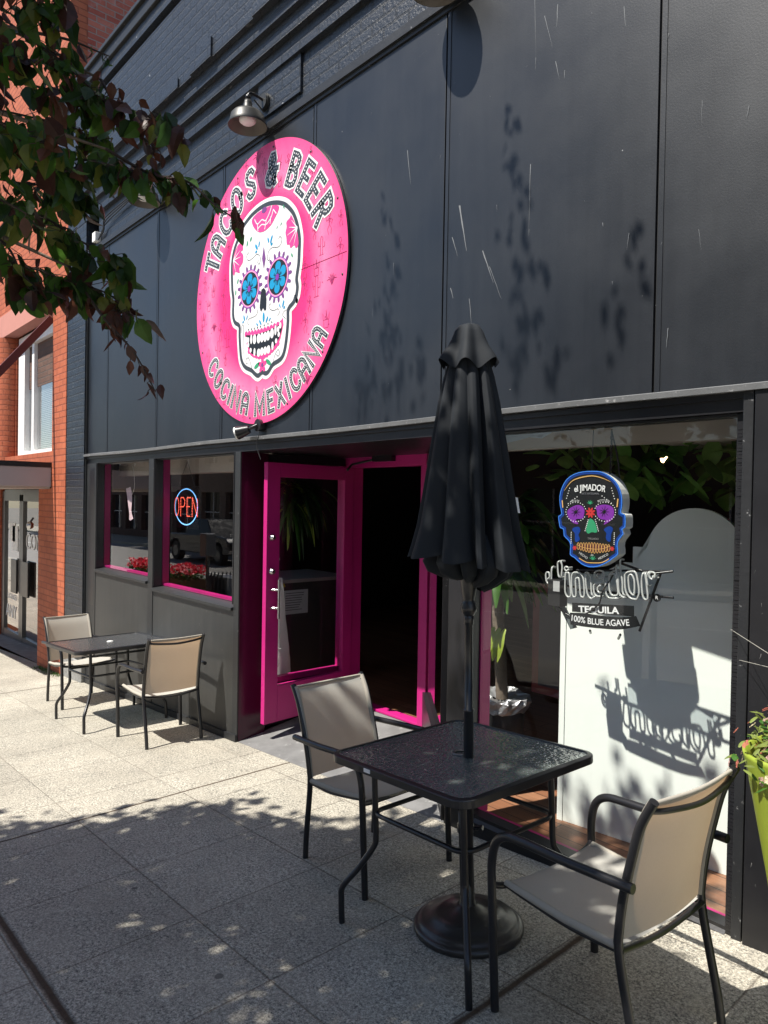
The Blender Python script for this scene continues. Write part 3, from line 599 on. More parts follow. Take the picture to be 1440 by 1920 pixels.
NEON=[[(-0.219,-0.322),(-0.233,-0.323),(-0.242,-0.309),(-0.245,-0.286),(-0.24,-0.271),(-0.226,-0.272),(-0.223,-0.293),(-0.233,-0.304)],[(-0.209,-0.244),(-0.211,-0.297),(-0.205,-0.311)],[(-0.168,-0.21),(-0.176,-0.222),(-0.172,-0.27),(-0.163,-0.288)],[(-0.157,-0.209),(-0.15,-0.235),(-0.152,-0.287)],[(-0.115,-0.237),(-0.128,-0.233),(-0.136,-0.243),(-0.125,-0.254),(-0.114,-0.246)],[(-0.13,-0.271),(-0.131,-0.346),(-0.122,-0.373),(-0.108,-0.379),(-0.098,-0.366),(-0.105,-0.301),(-0.111,-0.264),(-0.125,-0.263),(-0.13,-0.271)],[(-0.092,-0.267),(-0.094,-0.324),(-0.087,-0.369),(-0.076,-0.375),(-0.068,-0.363),(-0.073,-0.298),(-0.068,-0.284),(-0.057,-0.283),(-0.051,-0.301),(-0.044,-0.36),(-0.034,-0.371),(-0.023,-0.362),(-0.028,-0.294),(-0.042,-0.263),(-0.068,-0.256),(-0.092,-0.267)],[(-0.021,-0.256),(-0.01,-0.251),(0.006,-0.268),(0.011,-0.29),(0.015,-0.34),(0.023,-0.357)],[(-0.018,-0.261),(-0.008,-0.347),(0.013,-0.372),(0.034,-0.361)],[(0.032,-0.27),(0.031,-0.247),(0.051,-0.237),(0.076,-0.241),(0.079,-0.261),(0.062,-0.272),(0.047,-0.269),(0.044,-0.255)],[(0.08,-0.266),(0.073,-0.289),(0.032,-0.302),(0.028,-0.334),(0.039,-0.356),(0.064,-0.357)],[(0.063,-0.306),(0.05,-0.314),(0.048,-0.332),(0.059,-0.34)],[(0.093,-0.287),(0.088,-0.323),(0.104,-0.357),(0.148,-0.357)],[(0.136,-0.23),(0.116,-0.24),(0.107,-0.259),(0.108,-0.312),(0.119,-0.342),(0.138,-0.345),(0.153,-0.334),(0.146,-0.277),(0.136,-0.247),(0.116,-0.249)],[(0.142,-0.207),(0.14,-0.225),(0.151,-0.264),(0.157,-0.325),(0.172,-0.345),(0.187,-0.348)],[(0.161,-0.179),(0.162,-0.219),(0.173,-0.275),(0.176,-0.323),(0.186,-0.339)],[(0.217,-0.227),(0.189,-0.238),(0.185,-0.261),(0.191,-0.317),(0.21,-0.345),(0.234,-0.351),(0.248,-0.346),(0.256,-0.314),(0.246,-0.255),(0.236,-0.23),(0.217,-0.227)],[(0.217,-0.242),(0.203,-0.255),(0.209,-0.311),(0.224,-0.331),(0.233,-0.326),(0.232,-0.269),(0.217,-0.242)],[(0.273,-0.231),(0.267,-0.266),(0.273,-0.326),(0.285,-0.346),(0.298,-0.336),(0.29,-0.272),(0.284,-0.23)],[(0.3,-0.224),(0.291,-0.251),(0.297,-0.284)],[(0.33,-0.247),(0.327,-0.226),(0.311,-0.223),(0.302,-0.235),(0.307,-0.249),(0.319,-0.253),(0.32,-0.24)]]

TWIGS=[([(-3.113,-2.347,3.646),(-2.641,-2.126,3.25),(-2.437,-2.05,3.084),(-2.252,-1.997,2.918)],26,0.15),
([(-2.986,-2.363,3.234),(-2.559,-2.113,3.042),(-2.292,-1.966,2.938),(-2.052,-1.848,2.805)],34,0.55),
([(-2.98,-2.362,2.953),(-2.522,-2.152,2.789),(-2.281,-2.033,2.728),(-2.132,-1.942,2.674),(-1.998,-1.868,2.63)],34,0.25),
([(-2.238,-1.984,2.762),(-2.1,-1.906,2.667),(-1.977,-1.844,2.623),(-1.878,-1.809,2.537),(-1.776,-1.772,2.461)],13,0.35),
([(-2.976,-2.362,2.766),(-2.495,-2.126,2.6),(-2.309,-2.069,2.496),(-2.18,-2.001,2.415),(-2.095,-1.982,2.352)],30,0.15),
([(-2.815,-2.338,2.454),(-2.46,-2.165,2.411),(-2.317,-2.081,2.356),(-2.177,-2.001,2.303),(-2.078,-1.966,2.227)],26,0.35),
([(-2.307,-2.069,2.397),(-2.136,-2.031,2.225),(-2.021,-1.98,2.107),(-1.928,-1.953,1.985)],11,0.8),
([(-2.459,-2.375,3.145),(-2.223,-2.261,3.094),(-2.109,-2.209,3.031),(-2.017,-2.182,3.012)],16,0.3),
([(-2.678,-2.332,2.561),(-2.339,-2.255,2.44),(-2.241,-2.222,2.331),(-2.155,-2.202,2.264)],15,0.3),
([(-2.508,-2.128,3.185),(-2.428,-2.038,3.162),(-2.318,-1.991,3.097),(-2.239,-1.979,3.05)],5,0.2),
([(-2.356,-2.417,2.776),(-2.123,-2.308,2.682),(-2.011,-2.259,2.615),(-1.912,-2.223,2.578)],18,0.2),
([(-2.242,-2.437,2.921),(-2.016,-2.335,2.832),(-1.916,-2.299,2.762)],14,0.4),
([(-3.097,-2.344,2.906),(-2.765,-2.124,2.79),(-2.546,-2.03,2.731),(-2.422,-1.967,2.676)],22,0.1),
([(-3.299,-2.263,3.253),(-2.937,-2.01,3.122),(-2.724,-1.923,3.033),(-2.544,-1.872,2.946)],22,0.1),
([(-2.234,-2.435,2.536),(-2.072,-2.331,2.461),(-1.962,-2.283,2.401)],12,0.2),
([(-2.459,-1.924,3.093),(-2.302,-1.902,2.906),(-2.128,-1.86,2.757)],9,0.6)]

# ================================================================ ROUND SIGN
SC = (-4.510, -.024, 3.251)
def sign_disc_mat():
    m, t, b, o = nt('printed_pink'); tc = N(t, 'TexCoord').outputs['Object']
    ln = N(t, 'VectorMath', operation='LENGTH'); t.links.new(tc, ln.inputs[0])
    r = mth(t, 'ADD', ln.outputs['Value'], mth(t, 'MULTIPLY_ADD', noise(t, tc, 2.2, 4), .16, -.08))
    c = ramp(t, r, [(.40, (.72, .018, .15)), (.60, (.74, .032, .185)), (.77, (.78, .19, .36)), (.88, (.76, .11, .28)), (1.0, (.74, .07, .235))])
    c = mixc(t, mth(t, 'MULTIPLY', mth(t, 'SUBTRACT', noise(t, tc, 9, 5), .50, clamp=True), 1.2, clamp=True), c, (.66, .02, .17))
    t.links.new(c, b.inputs['Base Color']); b.inputs['Roughness'].default_value = .5; b.inputs['Specular IOR Level'].default_value = .3; return m
SG = empty('round_sign', 'large round hot pink sign with a decorated white skull reading TACOS & BEER COCINA MEXICANA', 'sign', SC)
SG.scale = (1.0095, 1, 1.0095)
def spart(m, name, mats, par=None):
    o = m.build(name, mats); o.parent = par or SG; return o
R = .9976
mm = M(); n = 128
mm.add([(R * cos(2 * pi * i / n), y, R * sin(2 * pi * i / n)) for y in (0, .019) for i in range(n)], [list(range(n))[::-1], list(range(n, 2 * n))])
mm.add([(R * cos(2 * pi * i / n), y, R * sin(2 * pi * i / n)) for y in (0, .019) for i in range(n)], [(i, (i + 1) % n, n + (i + 1) % n, n + i) for i in range(n)], 1)
disc = spart(mm, 'sign_disc', [sign_disc_mat(), INK])
for p in disc.data.polygons:
    if len(p.vertices) > 4 and p.normal.y > 0 and p.center.y < .01: p.flip()
mm = M()
for a in range(0, 360, 30):
    t = radians(a + 8); mm.lathe([(0, 0), (.008, 0), (.008, .002), (0, .003)], (0, 0, 0), 8)
    k = len(mm.v) - 32
    for i in range(k, len(mm.v)): x, y, z = mm.v[i]; mm.v[i] = (.955 * sin(t) + x, -z - .001, .955 * cos(t) + y)
spart(mm, 'screws', INK)
mm = M(); mm.beam((.25, -.0010, -.002), (.985, -.0010, .0), .003, .001, up=(0, 0, 1)); spart(mm, 'panel_seam', DOODLE)

_lay = [0]
def stroke(mm, pts, w, y, closed=False, mi=0, taper=None, ext=0):
    _lay[0] = (_lay[0] + 1) % 9; y = y - _lay[0] * .00012
    P = [Vector(p) for p in pts]; k = len(P)
    if k < 2: return
    if not closed and ext:
        P[0] = P[0] + (P[0] - P[1]).normalized() * ext; P[-1] = P[-1] + (P[-1] - P[-2]).normalized() * ext
    vs = []
    for i in range(k):
        a = P[i - 1] if (i > 0 or closed) else None; b = P[(i + 1) % k] if (i < k - 1 or closed) else None
        d1 = (P[i] - a).normalized() if a is not None else None; d2 = (b - P[i]).normalized() if b is not None else None
        if d1 is None: d1 = d2
        if d2 is None: d2 = d1
        n1 = Vector((-d1.y, d1.x)); n2 = Vector((-d2.y, d2.x)); nn = n1 + n2
        if nn.length < .3: nn = n1; s_ = 1
        else: nn.normalize(); s_ = min(1 / max(nn.dot(n1), .3), 1.9)
        ww = w / 2 * (taper(i / (k - 1)) if taper else 1)
        vs += [(P[i].x + nn.x * ww * s_, y, P[i].y + nn.y * ww * s_), (P[i].x - nn.x * ww * s_, y, P[i].y - nn.y * ww * s_)]
    mm.add(vs, [(2 * i, 2 * i + 1, (2 * i + 3) % (2 * k), (2 * i + 2) % (2 * k)) for i in range(k if closed else k - 1)], mi)
def fill(mm, pts, y, mi=0): mm.add([(p[0], y, p[1]) for p in pts], [list(range(len(pts)))], mi)
def cr2(p, n=5, closed=False): return [(v.x, v.y) for v in cr([(a[0], a[1], 0) for a in p], n, closed)]
def ell(cx, cz, rx, rz, n=24, rot=0): return [(cx + rx * cos(2 * pi * i / n) * cos(rot) - rz * sin(2 * pi * i / n) * sin(rot), cz + rx * cos(2 * pi * i / n) * sin(rot) + rz * sin(2 * pi * i / n) * cos(rot)) for i in range(n)]
GL = {
 'T': [[(-.29, .5), (.29, .5)], [(0, .5), (0, -.5)]],
 'A': [[(-.27, -.5), (-.27, .12), (-.23, .33), (-.12, .46), (0, .5), (.12, .46), (.23, .33), (.27, .12), (.27, -.5)], [(-.27, -.08), (.27, -.08)]],
 'C': [[(.27, .30), (.2, .42), (.08, .5), (-.08, .48), (-.22, .34), (-.28, .15), (-.28, -.15), (-.22, -.34), (-.08, -.48), (.08, -.5), (.2, -.42), (.27, -.30)]],
 'O': [ell(0, 0, .29, .5, 20) + [(.29, 0)]],
 'S': [[(.23, .34), (.14, .47), (0, .5), (-.15, .45), (-.22, .30), (-.18, .13), (0, 0), (.18, -.13), (.22, -.30), (.15, -.45), (0, -.5), (-.14, -.47), (-.23, -.34)]],
 '&': [[(.30, -.5), (-.10, .15), (-.15, .32), (-.06, .48), (.08, .48), (.15, .32), (.08, .15), (-.18, -.08), (-.26, -.28), (-.18, -.45), (0, -.5), (.16, -.40), (.25, -.15), (.27, .0)], [(.14, .0), (.38, .0)]],
 'B': [[(-.22, -.5), (-.22, .5), (.04, .5), (.18, .42), (.2, .25), (.16, .1), (.04, .03), (-.22, .03)], [(.04, .03), (.2, -.04), (.25, -.22), (.2, -.42), (.04, -.5), (-.22, -.5)]],
 'E': [[(.22, .5), (-.2, .5), (-.2, -.5), (.22, -.5)], [(-.2, .02), (.14, .02)]],
 'R': [[(-.22, -.5), (-.22, .5), (.04, .5), (.2, .42), (.23, .25), (.2, .08), (.04, .0), (-.22, .0)], [(.02, .0), (.26, -.5)]],
 'I': [[(0, .5), (0, -.5)]],
 'N': [[(-.30, -.5), (-.30, .5), (.30, -.5), (.30, .5)]],
 'M': [[(-.40, -.5), (-.36, .5), (0, -.3), (.36, .5), (.40, -.5)]],
 'X': [[(-.26, .5), (.26, -.5)], [(.26, .5), (-.26, -.5)]]}
def place_letters(word, angs, rad, h, w, wo, inward):
    out = M(); ink = M(); dot = M()
    for ch, a in zip(word, angs):
        th = radians(a); ctr = Vector((rad * sin(th), rad * cos(th)))
        up = Vector((sin(th), cos(th))) * (-1 if inward else 1); rt = Vector((up.y, -up.x))
        for g in GL[ch]:
            P = [ctr + rt * x * h * 1.02 + up * y * h for x, y in g]
            stroke(out, P, wo, -.0012, ext=wo * .36); stroke(ink, P, w, -.0030, ext=w * .38)
            # marquee dots
            acc = w * .15; 
            for i in range(len(P) - 1):
                d = P[i + 1] - P[i]; L_ = d.length; d = d.normalized(); s_ = acc
                while s_ < L_:
                    c = P[i] + d * s_; q = w * .13; nq = Vector((-d.y, d.x)) * q; dq = d * q
                    dot.add([(v.x, -.0045, v.y) for v in (c - nq - dq, c + nq - dq, c + nq + dq, c - nq + dq)], [(0, 1, 2, 3)]); s_ += w * .66
                acc = s_ - L_
    return out, ink, dot
for nm, word, an, rad, h, w_, wo, inw in (('tacos_beer', 'TACOS&BEER', (-66, -55.2, -41.8, -27.2, -12.2, 8.4, 29.3, 41.8, 53.4, 65.4), .80, .200, .037, .064, False),
                                          ('cocina_mexicana', 'COCINAMEXICANA', (-125.7, -134.6, -143.8, -150.2, -156.8, -166, 180, 170.3, 162, 155.2, 148.6, 141, 132.8, 124.2), .858, .146, .0265, .043, True)):
    o_, i_, d_ = place_letters(word, an, rad, h, w_, wo, inw)
    lt = spart(i_, 'lettering', INK); spart(o_, 'letter_outline', WHITE, lt); spart(d_, 'letter_dots', WHITE, lt)
# doodles
mm = M(); rr = random.Random(3)
def doodle(x, z, s, k):
    T = lambda pts: [(x + a * s, z + b * s) for a, b in pts]
    w_ = .0028
    if k == 0:   # cactus
        for q in ([(-.2, -1), (-.2, .8), (0, 1), (.2, .8), (.2, -1)], [(-.2, 0), (-.6, 0), (-.6, .5)], [(.2, -.2), (.55, -.2), (.55, .3)], [(-.4, -1), (.4, -1)]): stroke(mm, T(q), w_, -.0008)
    elif k == 1: # agave
        for a in (-70, -45, -20, 0, 20, 45, 70):
            t = radians(a); q = [(0, -.6), (.5 * sin(t) - .08, .1 + .3 * cos(t)), (1.0 * sin(t), -.3 + 1.1 * cos(t)), (.5 * sin(t) + .08, .1 + .2 * cos(t)), (0, -.6)]; stroke(mm, T(q), w_, -.0008)
    elif k == 2: # dancing stick bones
        for q in (ell(0, .85, .17, .22, 10) + [(.17, .85)], [(0, .6), (0, -.1)], [(-.2, .45), (.2, .45)], [(-.18, .3), (.18, .3)], [(-.15, .15), (.15, .15)], [(0, .5), (-.45, .3), (-.55, .7)], [(0, .5), (.45, .25), (.3, -.1)], [(0, -.1), (-.3, -.5), (-.1, -1)], [(0, -.1), (.3, -.5), (.25, -1)]): stroke(mm, T(q), w_, -.0008)
    else:        # potted succulent
        for q in ([(-.35, -.2), (-.3, -.9), (.3, -.9), (.35, -.2), (-.35, -.2)], [(-.4, -.2), (-.5, .4), (-.1, -.2)], [(0, -.2), (0, .6), (.12, -.2)], [(.4, -.2), (.5, .4), (.15, -.2)]): stroke(mm, T(q), w_, -.0008)
tries = []
for i in range(900):
    a = rr.uniform(0, 2 * pi); rd = rr.uniform(.42, .95); x, z = rd * cos(a), rd * sin(a)
    if abs(x - .03) < .50 and -.70 < z < .62: continue
    if any(hypot(x - p, z - q) < .118 for p, q in tries): continue
    tries.append((x, z)); doodle(x, z, rr.uniform(.045, .075), rr.choice([0, 1, 2, 3, 2]))
for i in range(140):
    a = rr.uniform(0, 2 * pi); rd = rr.uniform(.45, .97); fill(mm, ell(rd * cos(a), rd * sin(a), .005, .005, 6), -.0009 - i * 1e-6)
spart(mm, 'printed_doodles', DOODLE)
# skull
SK = cr2(ART['skullA'], 3, True)
def offs(pts, d):
    cx_ = sum(p[0] for p in pts) / len(pts); out = []; k = len(pts)
    for i in range(k):
        a = Vector(pts[i - 1]); b = Vector(pts[(i + 1) % k]); t_ = (b - a).normalized(); n_ = Vector((-t_.y, t_.x))
        out.append((pts[i][0] + n_.x * d, pts[i][1] + n_.y * d))
    return out
mm = M(); stroke(mm, SK, .085, -.0016, True); white = mm
fill(mm, SK, -.0031)
skull = spart(mm, 'skull_face', WHITE)
mm = M(); stroke(mm, SK, .030, -.0044, True); spart(mm, 'skull_outline', INK, skull)
for side_, (ex, ez) in (('r', ART['eyeR'][0]), ('l', ART['eyeL'][0])):
    mm = M(); e = CM
    mats = [CM['purple'], CM['lpink'], CM['ink2'], CM['teal'], CM['viol']]
    for i in range(17):
        a = 2 * pi * i / 17; cx_, cz_ = ex + .152 * cos(a), ez + .156 * sin(a); fill(mm, ell(cx_, cz_, .024, .0135, 10, a), -.0046, 0)
    fill(mm, ell(ex, ez, .137, .141, 36), -.0050, 4); fill(mm, ell(ex, ez, .130, .134, 36), -.0054, 1); fill(mm, ell(ex, ez, .118, .122, 36), -.0058, 2)
    for i in range(6):
        a = 2 * pi * i / 6 + pi / 2 - .06
        q = [(.018, 0), (.05, .026), (.085, .034), (.106, .018), (.110, 0), (.106, -.018), (.085, -.034), (.05, -.026)]
        q = [(ex + x * cos(a) - z * sin(a), ez + x * sin(a) + z * cos(a)) for x, z in cr2(q, 3, True)]; fill(mm, q, -.0062, 3)
        for s_ in (-.2, 0, .2): stroke(mm, [(ex + .02 * cos(a + s_), ez + .02 * sin(a + s_)), (ex + .055 * cos(a + s_ * .7), ez + .055 * sin(a + s_ * .7))], .003, -.0068, mi=2)
    fill(mm, ell(ex, ez, .022, .023, 14), -.0085, 4)
    spart(mm, 'flower_eye', mats, skull)
mm = M(); fill(mm, ART['nose'], -.0048); spart(mm, 'nose', CM['ink2'], skull)
mm = M()
fill(mm, ART['mouth'], -.0046, 0)
for i in range(12):
    a, b = ART['mouth'][0], (.26, -.33); f = i / 11; fill(mm, ell(a[0] + .01 + (b[0] - a[0]) * f, -.320 - .012 * sin(pi * f), .021, .022, 10), -.00465 - i * 1e-5, 0)
for i in range(12):
    f = i / 11; x = -.15 + f * .38; z = -.455 - .065 * sin(pi * f); fill(mm, ell(x, z, .023, .018, 10), -.00485 - i * 1e-5, 0)
fill(mm, ART['dark'], -.0056, 1)
for k, (pts, hh) in enumerate(((ART['teethT'], .036), (ART['teethB'], .030))):
    for i, (x, z) in enumerate(pts):
        w_ = .0235 if 2 < i < len(pts) - 3 else .014; h_ = hh if 1 < i < len(pts) - 2 else hh * .6
        fill(mm, ell(x, z + (-.002 if k else .010), w_, h_, 12), -.0060 - i * 1e-5, 2)
spart(mm, 'grinning_mouth', [CM['hot'], CM['ink2'], WHITE], skull)
mm = M(); K = [CM['hot'], WHITE, CM['purple'], CM['teal'], CM['green'], CM['ink2']]
for nm in ('flowerT', 'flowerR', 'flowerL'): fill(mm, cr2(ART[nm], 3, True), -.0048, 0)
for q in ([(-.10, .50), (-.06, .455), (-.0, .47), (.05, .45), (.10, .49), (.13, .535)], [(-.05, .42), (.0, .435), (.06, .42), (.12, .45), (.15, .50)], [(-.06, .46), (-.05, .40)], [(.06, .45), (.04, .39)], [(.12, .46), (.11, .41)], [(.15, .50), (.19, .46)]): stroke(mm, cr2(q, 4), .008, -.0052, mi=1)
fill(mm, ell(.03, .53, .035, .022, 12), -.0056, 2)
for c0, dr in (((.45, .29), ((-.1, .03), (-.12, -.02), (-.09, -.08), (-.04, -.11), (-.07, .07))), ((-.40, .275), ((.10, .05), (.11, .0), (.09, -.06), (.04, -.10), (.06, .08)))):
    for d in dr: stroke(mm, [c0, (c0[0] + d[0], c0[1] + d[1])], .010, -.0052, mi=1, taper=lambda f: 1 - .8 * f)
fill(mm, ART['spike'], -.005, 2)
def petal(cx_, cz_, l, w_, a, mi=3): fill(mm, ell(cx_, cz_, l, w_, 12, a), -.005, mi)
petal(.041, -.238, .036, .013, pi / 2); petal(.085, -.262, .026, .009, 1.0); petal(-.003, -.268, .024, .009, 2.2); petal(.122, -.268, .018, .006, .7); petal(-.045, -.275, .016, .007, 2.5)
petal(-.071, .293, .026, .012, 2.2); petal(-.035, .303, .022, .008, 1.3); petal(-.073, .258, .014, .009, .4); petal(.088, .302, .022, .009, 1.9); petal(.128, .297, .030, .010, 1.1); petal(.132, .262, .014, .010, .4)
petal(-.230, -.195, .024, .009, 1.9); petal(-.19, -.198, .018, .006, 1.1); petal(-.245, -.222, .012, .008, .6); petal(.292, -.190, .026, .009, 1.2); petal(.25, -.197, .016, .006, 2.0); petal(.305, -.218, .013, .008, .7)
for i, x in enumerate((-.165, -.125, -.085, -.04, .0, .05, .10, .15)): fill(mm, ell(x, -.292 - .006 * sin(i * .45), .006, .008, 8), -.005, 5)
for p in ((-.33, .10, .02, .008, 1.2), (-.36, .02, .02, .008, 1.5), (.28, .48, .018, .006, 2.), (-.15, .37, .018, .01, 1), (-.20, .35, .022, .008, 1.2), (.39, .12, .016, .008, 2), (.20, .36, .012, .004, 1), (.25, .37, .012, .005, 1)): petal(*p[:2], p[2], p[3], p[4], 4)
for nm in ('cl1', 'cl2', 'cl3', 'cl4', 'cl5', 'cl6', 'cl7', 'cl8'): stroke(mm, cr2(ART[nm], 5), .0035, -.0050, mi=5)
x0, z0 = ART['mid'][0]
for i in range(5): a = 2 * pi * i / 5 + pi / 2; petal(x0 + .032 * cos(a), z0 + .032 * sin(a), .026, .017, a, 0)
petal(x0 - .075, z0 + .005, .04, .016, .4, 4); petal(x0 + .08, z0 + .01, .04, .016, 2.6, 4); fill(mm, ell(x0, z0, .014, .016, 12), -.0058, 2)
spart(mm, 'painted_ornaments', K, skull)

# ================================================================ WALL LAMPS etc.
def wall_lamp(x, label):
    o = empty('wall_lamp', label, 'wall lamp', (x, 0, 0), 'barn lamps along the top of the dark panels')
    y = -.165; z = 4.345
    m = M(); m.lathe([(.138, 0), (.140, .006), (.128, .030), (.118, .075), (.100, .095), (.055, .105), (.034, .118), (.030, .165), (.024, .185), (.0, .19)], (0, y, z), 40)
    m.build('lamp_shade', LAMPM, o)
    m = M(); m.lathe([(.137, .001), (.125, .028), (.114, .070), (.096, .088), (.0, .092)], (0, y, z), 40); m.build('shade_lining', LAMPIN, o)
    m = M(); m.lathe([(.0, .018), (.040, .020), (.058, .034), (.060, .05), (.03, .086), (.0, .087)], (0, y, z), 24); m.build('bulb', WHITEP, o)
    m = M(); m.tube(cr([(0, y, z + .18), (0, y, z + .215), (0, y + .02, z + .245), (0, y + .07, z + .245), (0, -.035, z + .235)], 6), .010, 10); m.lathe([(0, 0), (.018, 0), (.018, .02), (0, .02)], (0, y, z + .2), 12)
    m.tube([(0, -.03, z + .15), (0, y + .05, z + .21)], .005, 8); m.build('arm', METAL_BLK, o)
    m = M(); m.tube([(0, -.010 - .03, z + .225), (0, -.022 - .026, z + .225)], .055, 28); m.tube([(0, -.0005, z + .225), (0, -.0395, z + .225)], .062, 28); m.build('backplate', LAMPM, o)
    return o
wall_lamp(-4.50, 'grey barn wall lamp hanging just above the round pink sign')
for x, l in ((-6.285, 'grey barn wall lamp at the left, half hidden by the tree leaves'), (-2.635, 'grey barn wall lamp above the dark panels to the right of the round pink sign'), (-.80, 'rightmost barn wall lamp above the dark panels')):
    l_ = dup([o for o in bpy.data.objects if o.name.startswith('wall_lamp')][0], l); l_.location = (x, 0, 0)
sp_ = empty('spotlight', 'small black spotlight with white lens under the round pink sign', 'spotlight', (-4.60, -.02, 2.20))
m = M(); m.tube([(.10, .015, .03), (.10, -.03, .03)], .045, 18); m.tube(cr([(.10, -.03, .03), (.07, -.06, .01), (.03, -.07, .0)], 5), .012, 8); m.build('bracket', METAL_BLK, sp_)
m = M(); m.tube([(.04, -.06, .0), (-.01, -.10, -.02), (-.03, -.115, -.026)], [.03, .045, .05], 18); m.build('lamp_head', METAL_BLK, sp_)
m = M(); m.tube([(-.028, -.114, -.0255), (-.040, -.124, -.030)], .046, 18); m.build('lens', WHITEP, sp_)
m = M(); m.tube(cr([(.12, -.02, -.02), (.10, -.03, -.12), (.14, -.02, -.22)], 5), .003, 6); m.build('cable', BLKDULL, sp_)
sb = empty('sensor_box', 'small white box on the brick at the left end of the dark panels', 'box', (-7.84, -.02, 4.47))
M().box(-.045, .045, -.045, .018, -.045, .055).build('housing', WHITEP, sb, bevel=.004)
m = M(); m.tube(cr([(0, 0, .05), (-.02, -.02, -.05), (-.1, -.02, -.2), (-.14, -.02, -.5)], 6), .004, 6); m.build('cable', BLKDULL, sb)

# ================================================================ WINDOW SIGNS (inside the big shop window)
OX, OZ = -1.87, 1.62
def art2(key): return ART2[key]
def txt(string, size, x, z, y, mat, parent, name, rot=0, bend=None, sx=1.0, align='CENTER', bold=0, axis='front'):
    c = bpy.data.curves.new(name, 'FONT'); c.body = string; c.size = size; c.align_x = align; c.align_y = 'CENTER'; c.extrude = .0006; c.offset = bold
    t_ = bpy.data.objects.new(name, c); COL.objects.link(t_); bpy.context.view_layer.update()
    me = bpy.data.meshes.new_from_object(t_.evaluated_get(bpy.context.evaluated_depsgraph_get())); bpy.data.objects.remove(t_); bpy.data.curves.remove(c)
    me.name = name
    for v in me.vertices:
        a, b_ = v.co.x * sx, v.co.y
        if bend: th = a / bend; a2 = (bend + b_) * sin(th); b2 = (bend + b_) * cos(th) - bend; a, b_ = a2, b2
        X_ = a * cos(rot) - b_ * sin(rot); Z_ = a * sin(rot) + b_ * cos(rot)
        v.co = (x + X_, y - v.co.z, z + Z_) if axis == 'front' else (x, y, z)
    me.materials.clear(); me.materials.append(mat)
    o = bpy.data.objects.new(name, me); COL.objects.link(o); o.parent = parent; return o
sk = empty('skull_light_sign', 'blue outlined black sugar skull light sign hanging inside the big window', 'window sign', (OX, .12, OZ))
out_ = cr2(art2('outl'), 2, True)
m = M(); m.prism(out_, .001, .060, axis='y'); m.build('casing', WHITEP, sk)
m = M(); fill(m, out_, -.0005); m.build('face_panel', CM['ink2'], sk)
m = M(); stroke(m, offs(out_, -.008), .015, -.0012, True); m.build('blue_border', CM['blue'], sk)
BL2 = pm('print_bright_blue', (.05, .22, .75), .4); m = M(); stroke(m, offs(out_, -.003), .004, -.0026, True); m.build('border_highlight', BL2, sk)
m = M(); fill(m, cr2(art2('eyeL'), 3, True), -.0022); fill(m, cr2(art2('eyeR'), 3, True), -.0022)
for cx_, cz_ in ((-.045, .036), (.105, .040)):
    for i in range(9): a = i * .7; stroke(m, [(cx_, cz_), (cx_ + .026 * cos(a), cz_ + .026 * sin(a))], .004, -.003, mi=1, taper=lambda f: 1 - f * .7)
m.build('purple_eyes', [CM['viol'], CM['ink2']], sk)
m = M(); fill(m, cr2(art2('nose'), 3, True), -.0022); 
for bx, bz, s_ in ((.03, .072, .022), (.05, -.186, .024)):
    for a in (-60, -30, 0, 30, 60): t = radians(a); fill(m, [(bx, bz), (bx + s_ * .5 * sin(t) - .003, bz + s_ * .5 * cos(t)), (bx + s_ * sin(t), bz + s_ * cos(t)), (bx + s_ * .5 * sin(t) + .003, bz + s_ * .5 * cos(t))], -.0022 - a * 1e-6)
m.build('green_nose_and_agave', CM['green'], sk)
m = M(); x, z = art2('flower')[0]
for i in range(8): a = i * pi / 4 + .39; fill(m, ell(x + .014 * cos(a), z + .014 * sin(a), .012, .005, 10, a), -.0022 - i * 1e-5)
for (x, z) in art2('red2'):
    for i in range(6): a = i * pi / 3; fill(m, ell(x + .006 * cos(a), z + .006 * sin(a), .006, .003, 8, a), -.0023 - i * 1e-5)
m.build('red_flowers', CM['red'], sk)
m = M(); fill(m, cr2(art2('ckL'), 3, True), -.0022); fill(m, cr2(art2('ckR'), 3, True), -.0022); m.build('blue_cheeks', CM['blue'], sk)
m = M()
for i in range(12):
    x = -.028 + i * .0145; z = -.125 - .004 * sin(pi * i / 11); hh = .026 - .010 * abs(i - 5.5) / 5.5
    fill(m, ell(x, z, .0068, hh, 14), -.0022, 1); stroke(m, ell(x, z, .0068, hh, 14), .0022, -.0028, True)
stroke(m, cr2([(-.036, -.118), (.0, -.130), (.052, -.134), (.10, -.130), (.138, -.116)], 4), .0024, -.0042)
stroke(m, cr2(art2('arcT'), 5), .004, -.0024, taper=lambda f: .3 + .9 * sin(pi * f)); stroke(m, cr2(art2('arcB'), 5), .004, -.0024)
stroke(m, [(-.118, .055), (-.122, .09)], .006, -.0024); stroke(m, [(.168, .062), (.172, .10)], .006, -.0024)
m.build('gold_teeth_and_trim', [CM['gold'], DKRED], sk)
m = M(); rngp = []
for c0, rx, rz, a0, a1 in ((( -.045, .036), .055, .046, 20, 330), ((.108, .040), .054, .044, -150, 160)):
    for i in range(22): a = radians(a0 + (a1 - a0) * i / 21); rngp.append((c0[0] + rx * cos(a), c0[1] + rz * sin(a)))
for i in range(7): rngp += [(.022 - i * .0025, -.0 - i * .0085), (.060 + i * .0028, .002 - i * .0085)]
for i in range(7): rngp += [(-.068 - .0 * i, -.062 - i * .0085), (.158, -.055 - i * .0085)]
for i in range(5): rngp += [(-.088 + i * .012, .075 + i * .008), (.140 - i * .012, .080 + i * .008), (-.098 + .004 * i, .10 + i * .012), (.155 - .004 * i, .10 + i * .012)]
for i, p in enumerate(rngp): fill(m, ell(p[0], p[1], .0026, .0026, 6), -.0030 - i * 1e-6)
m.build('white_dots', WHITE, sk)
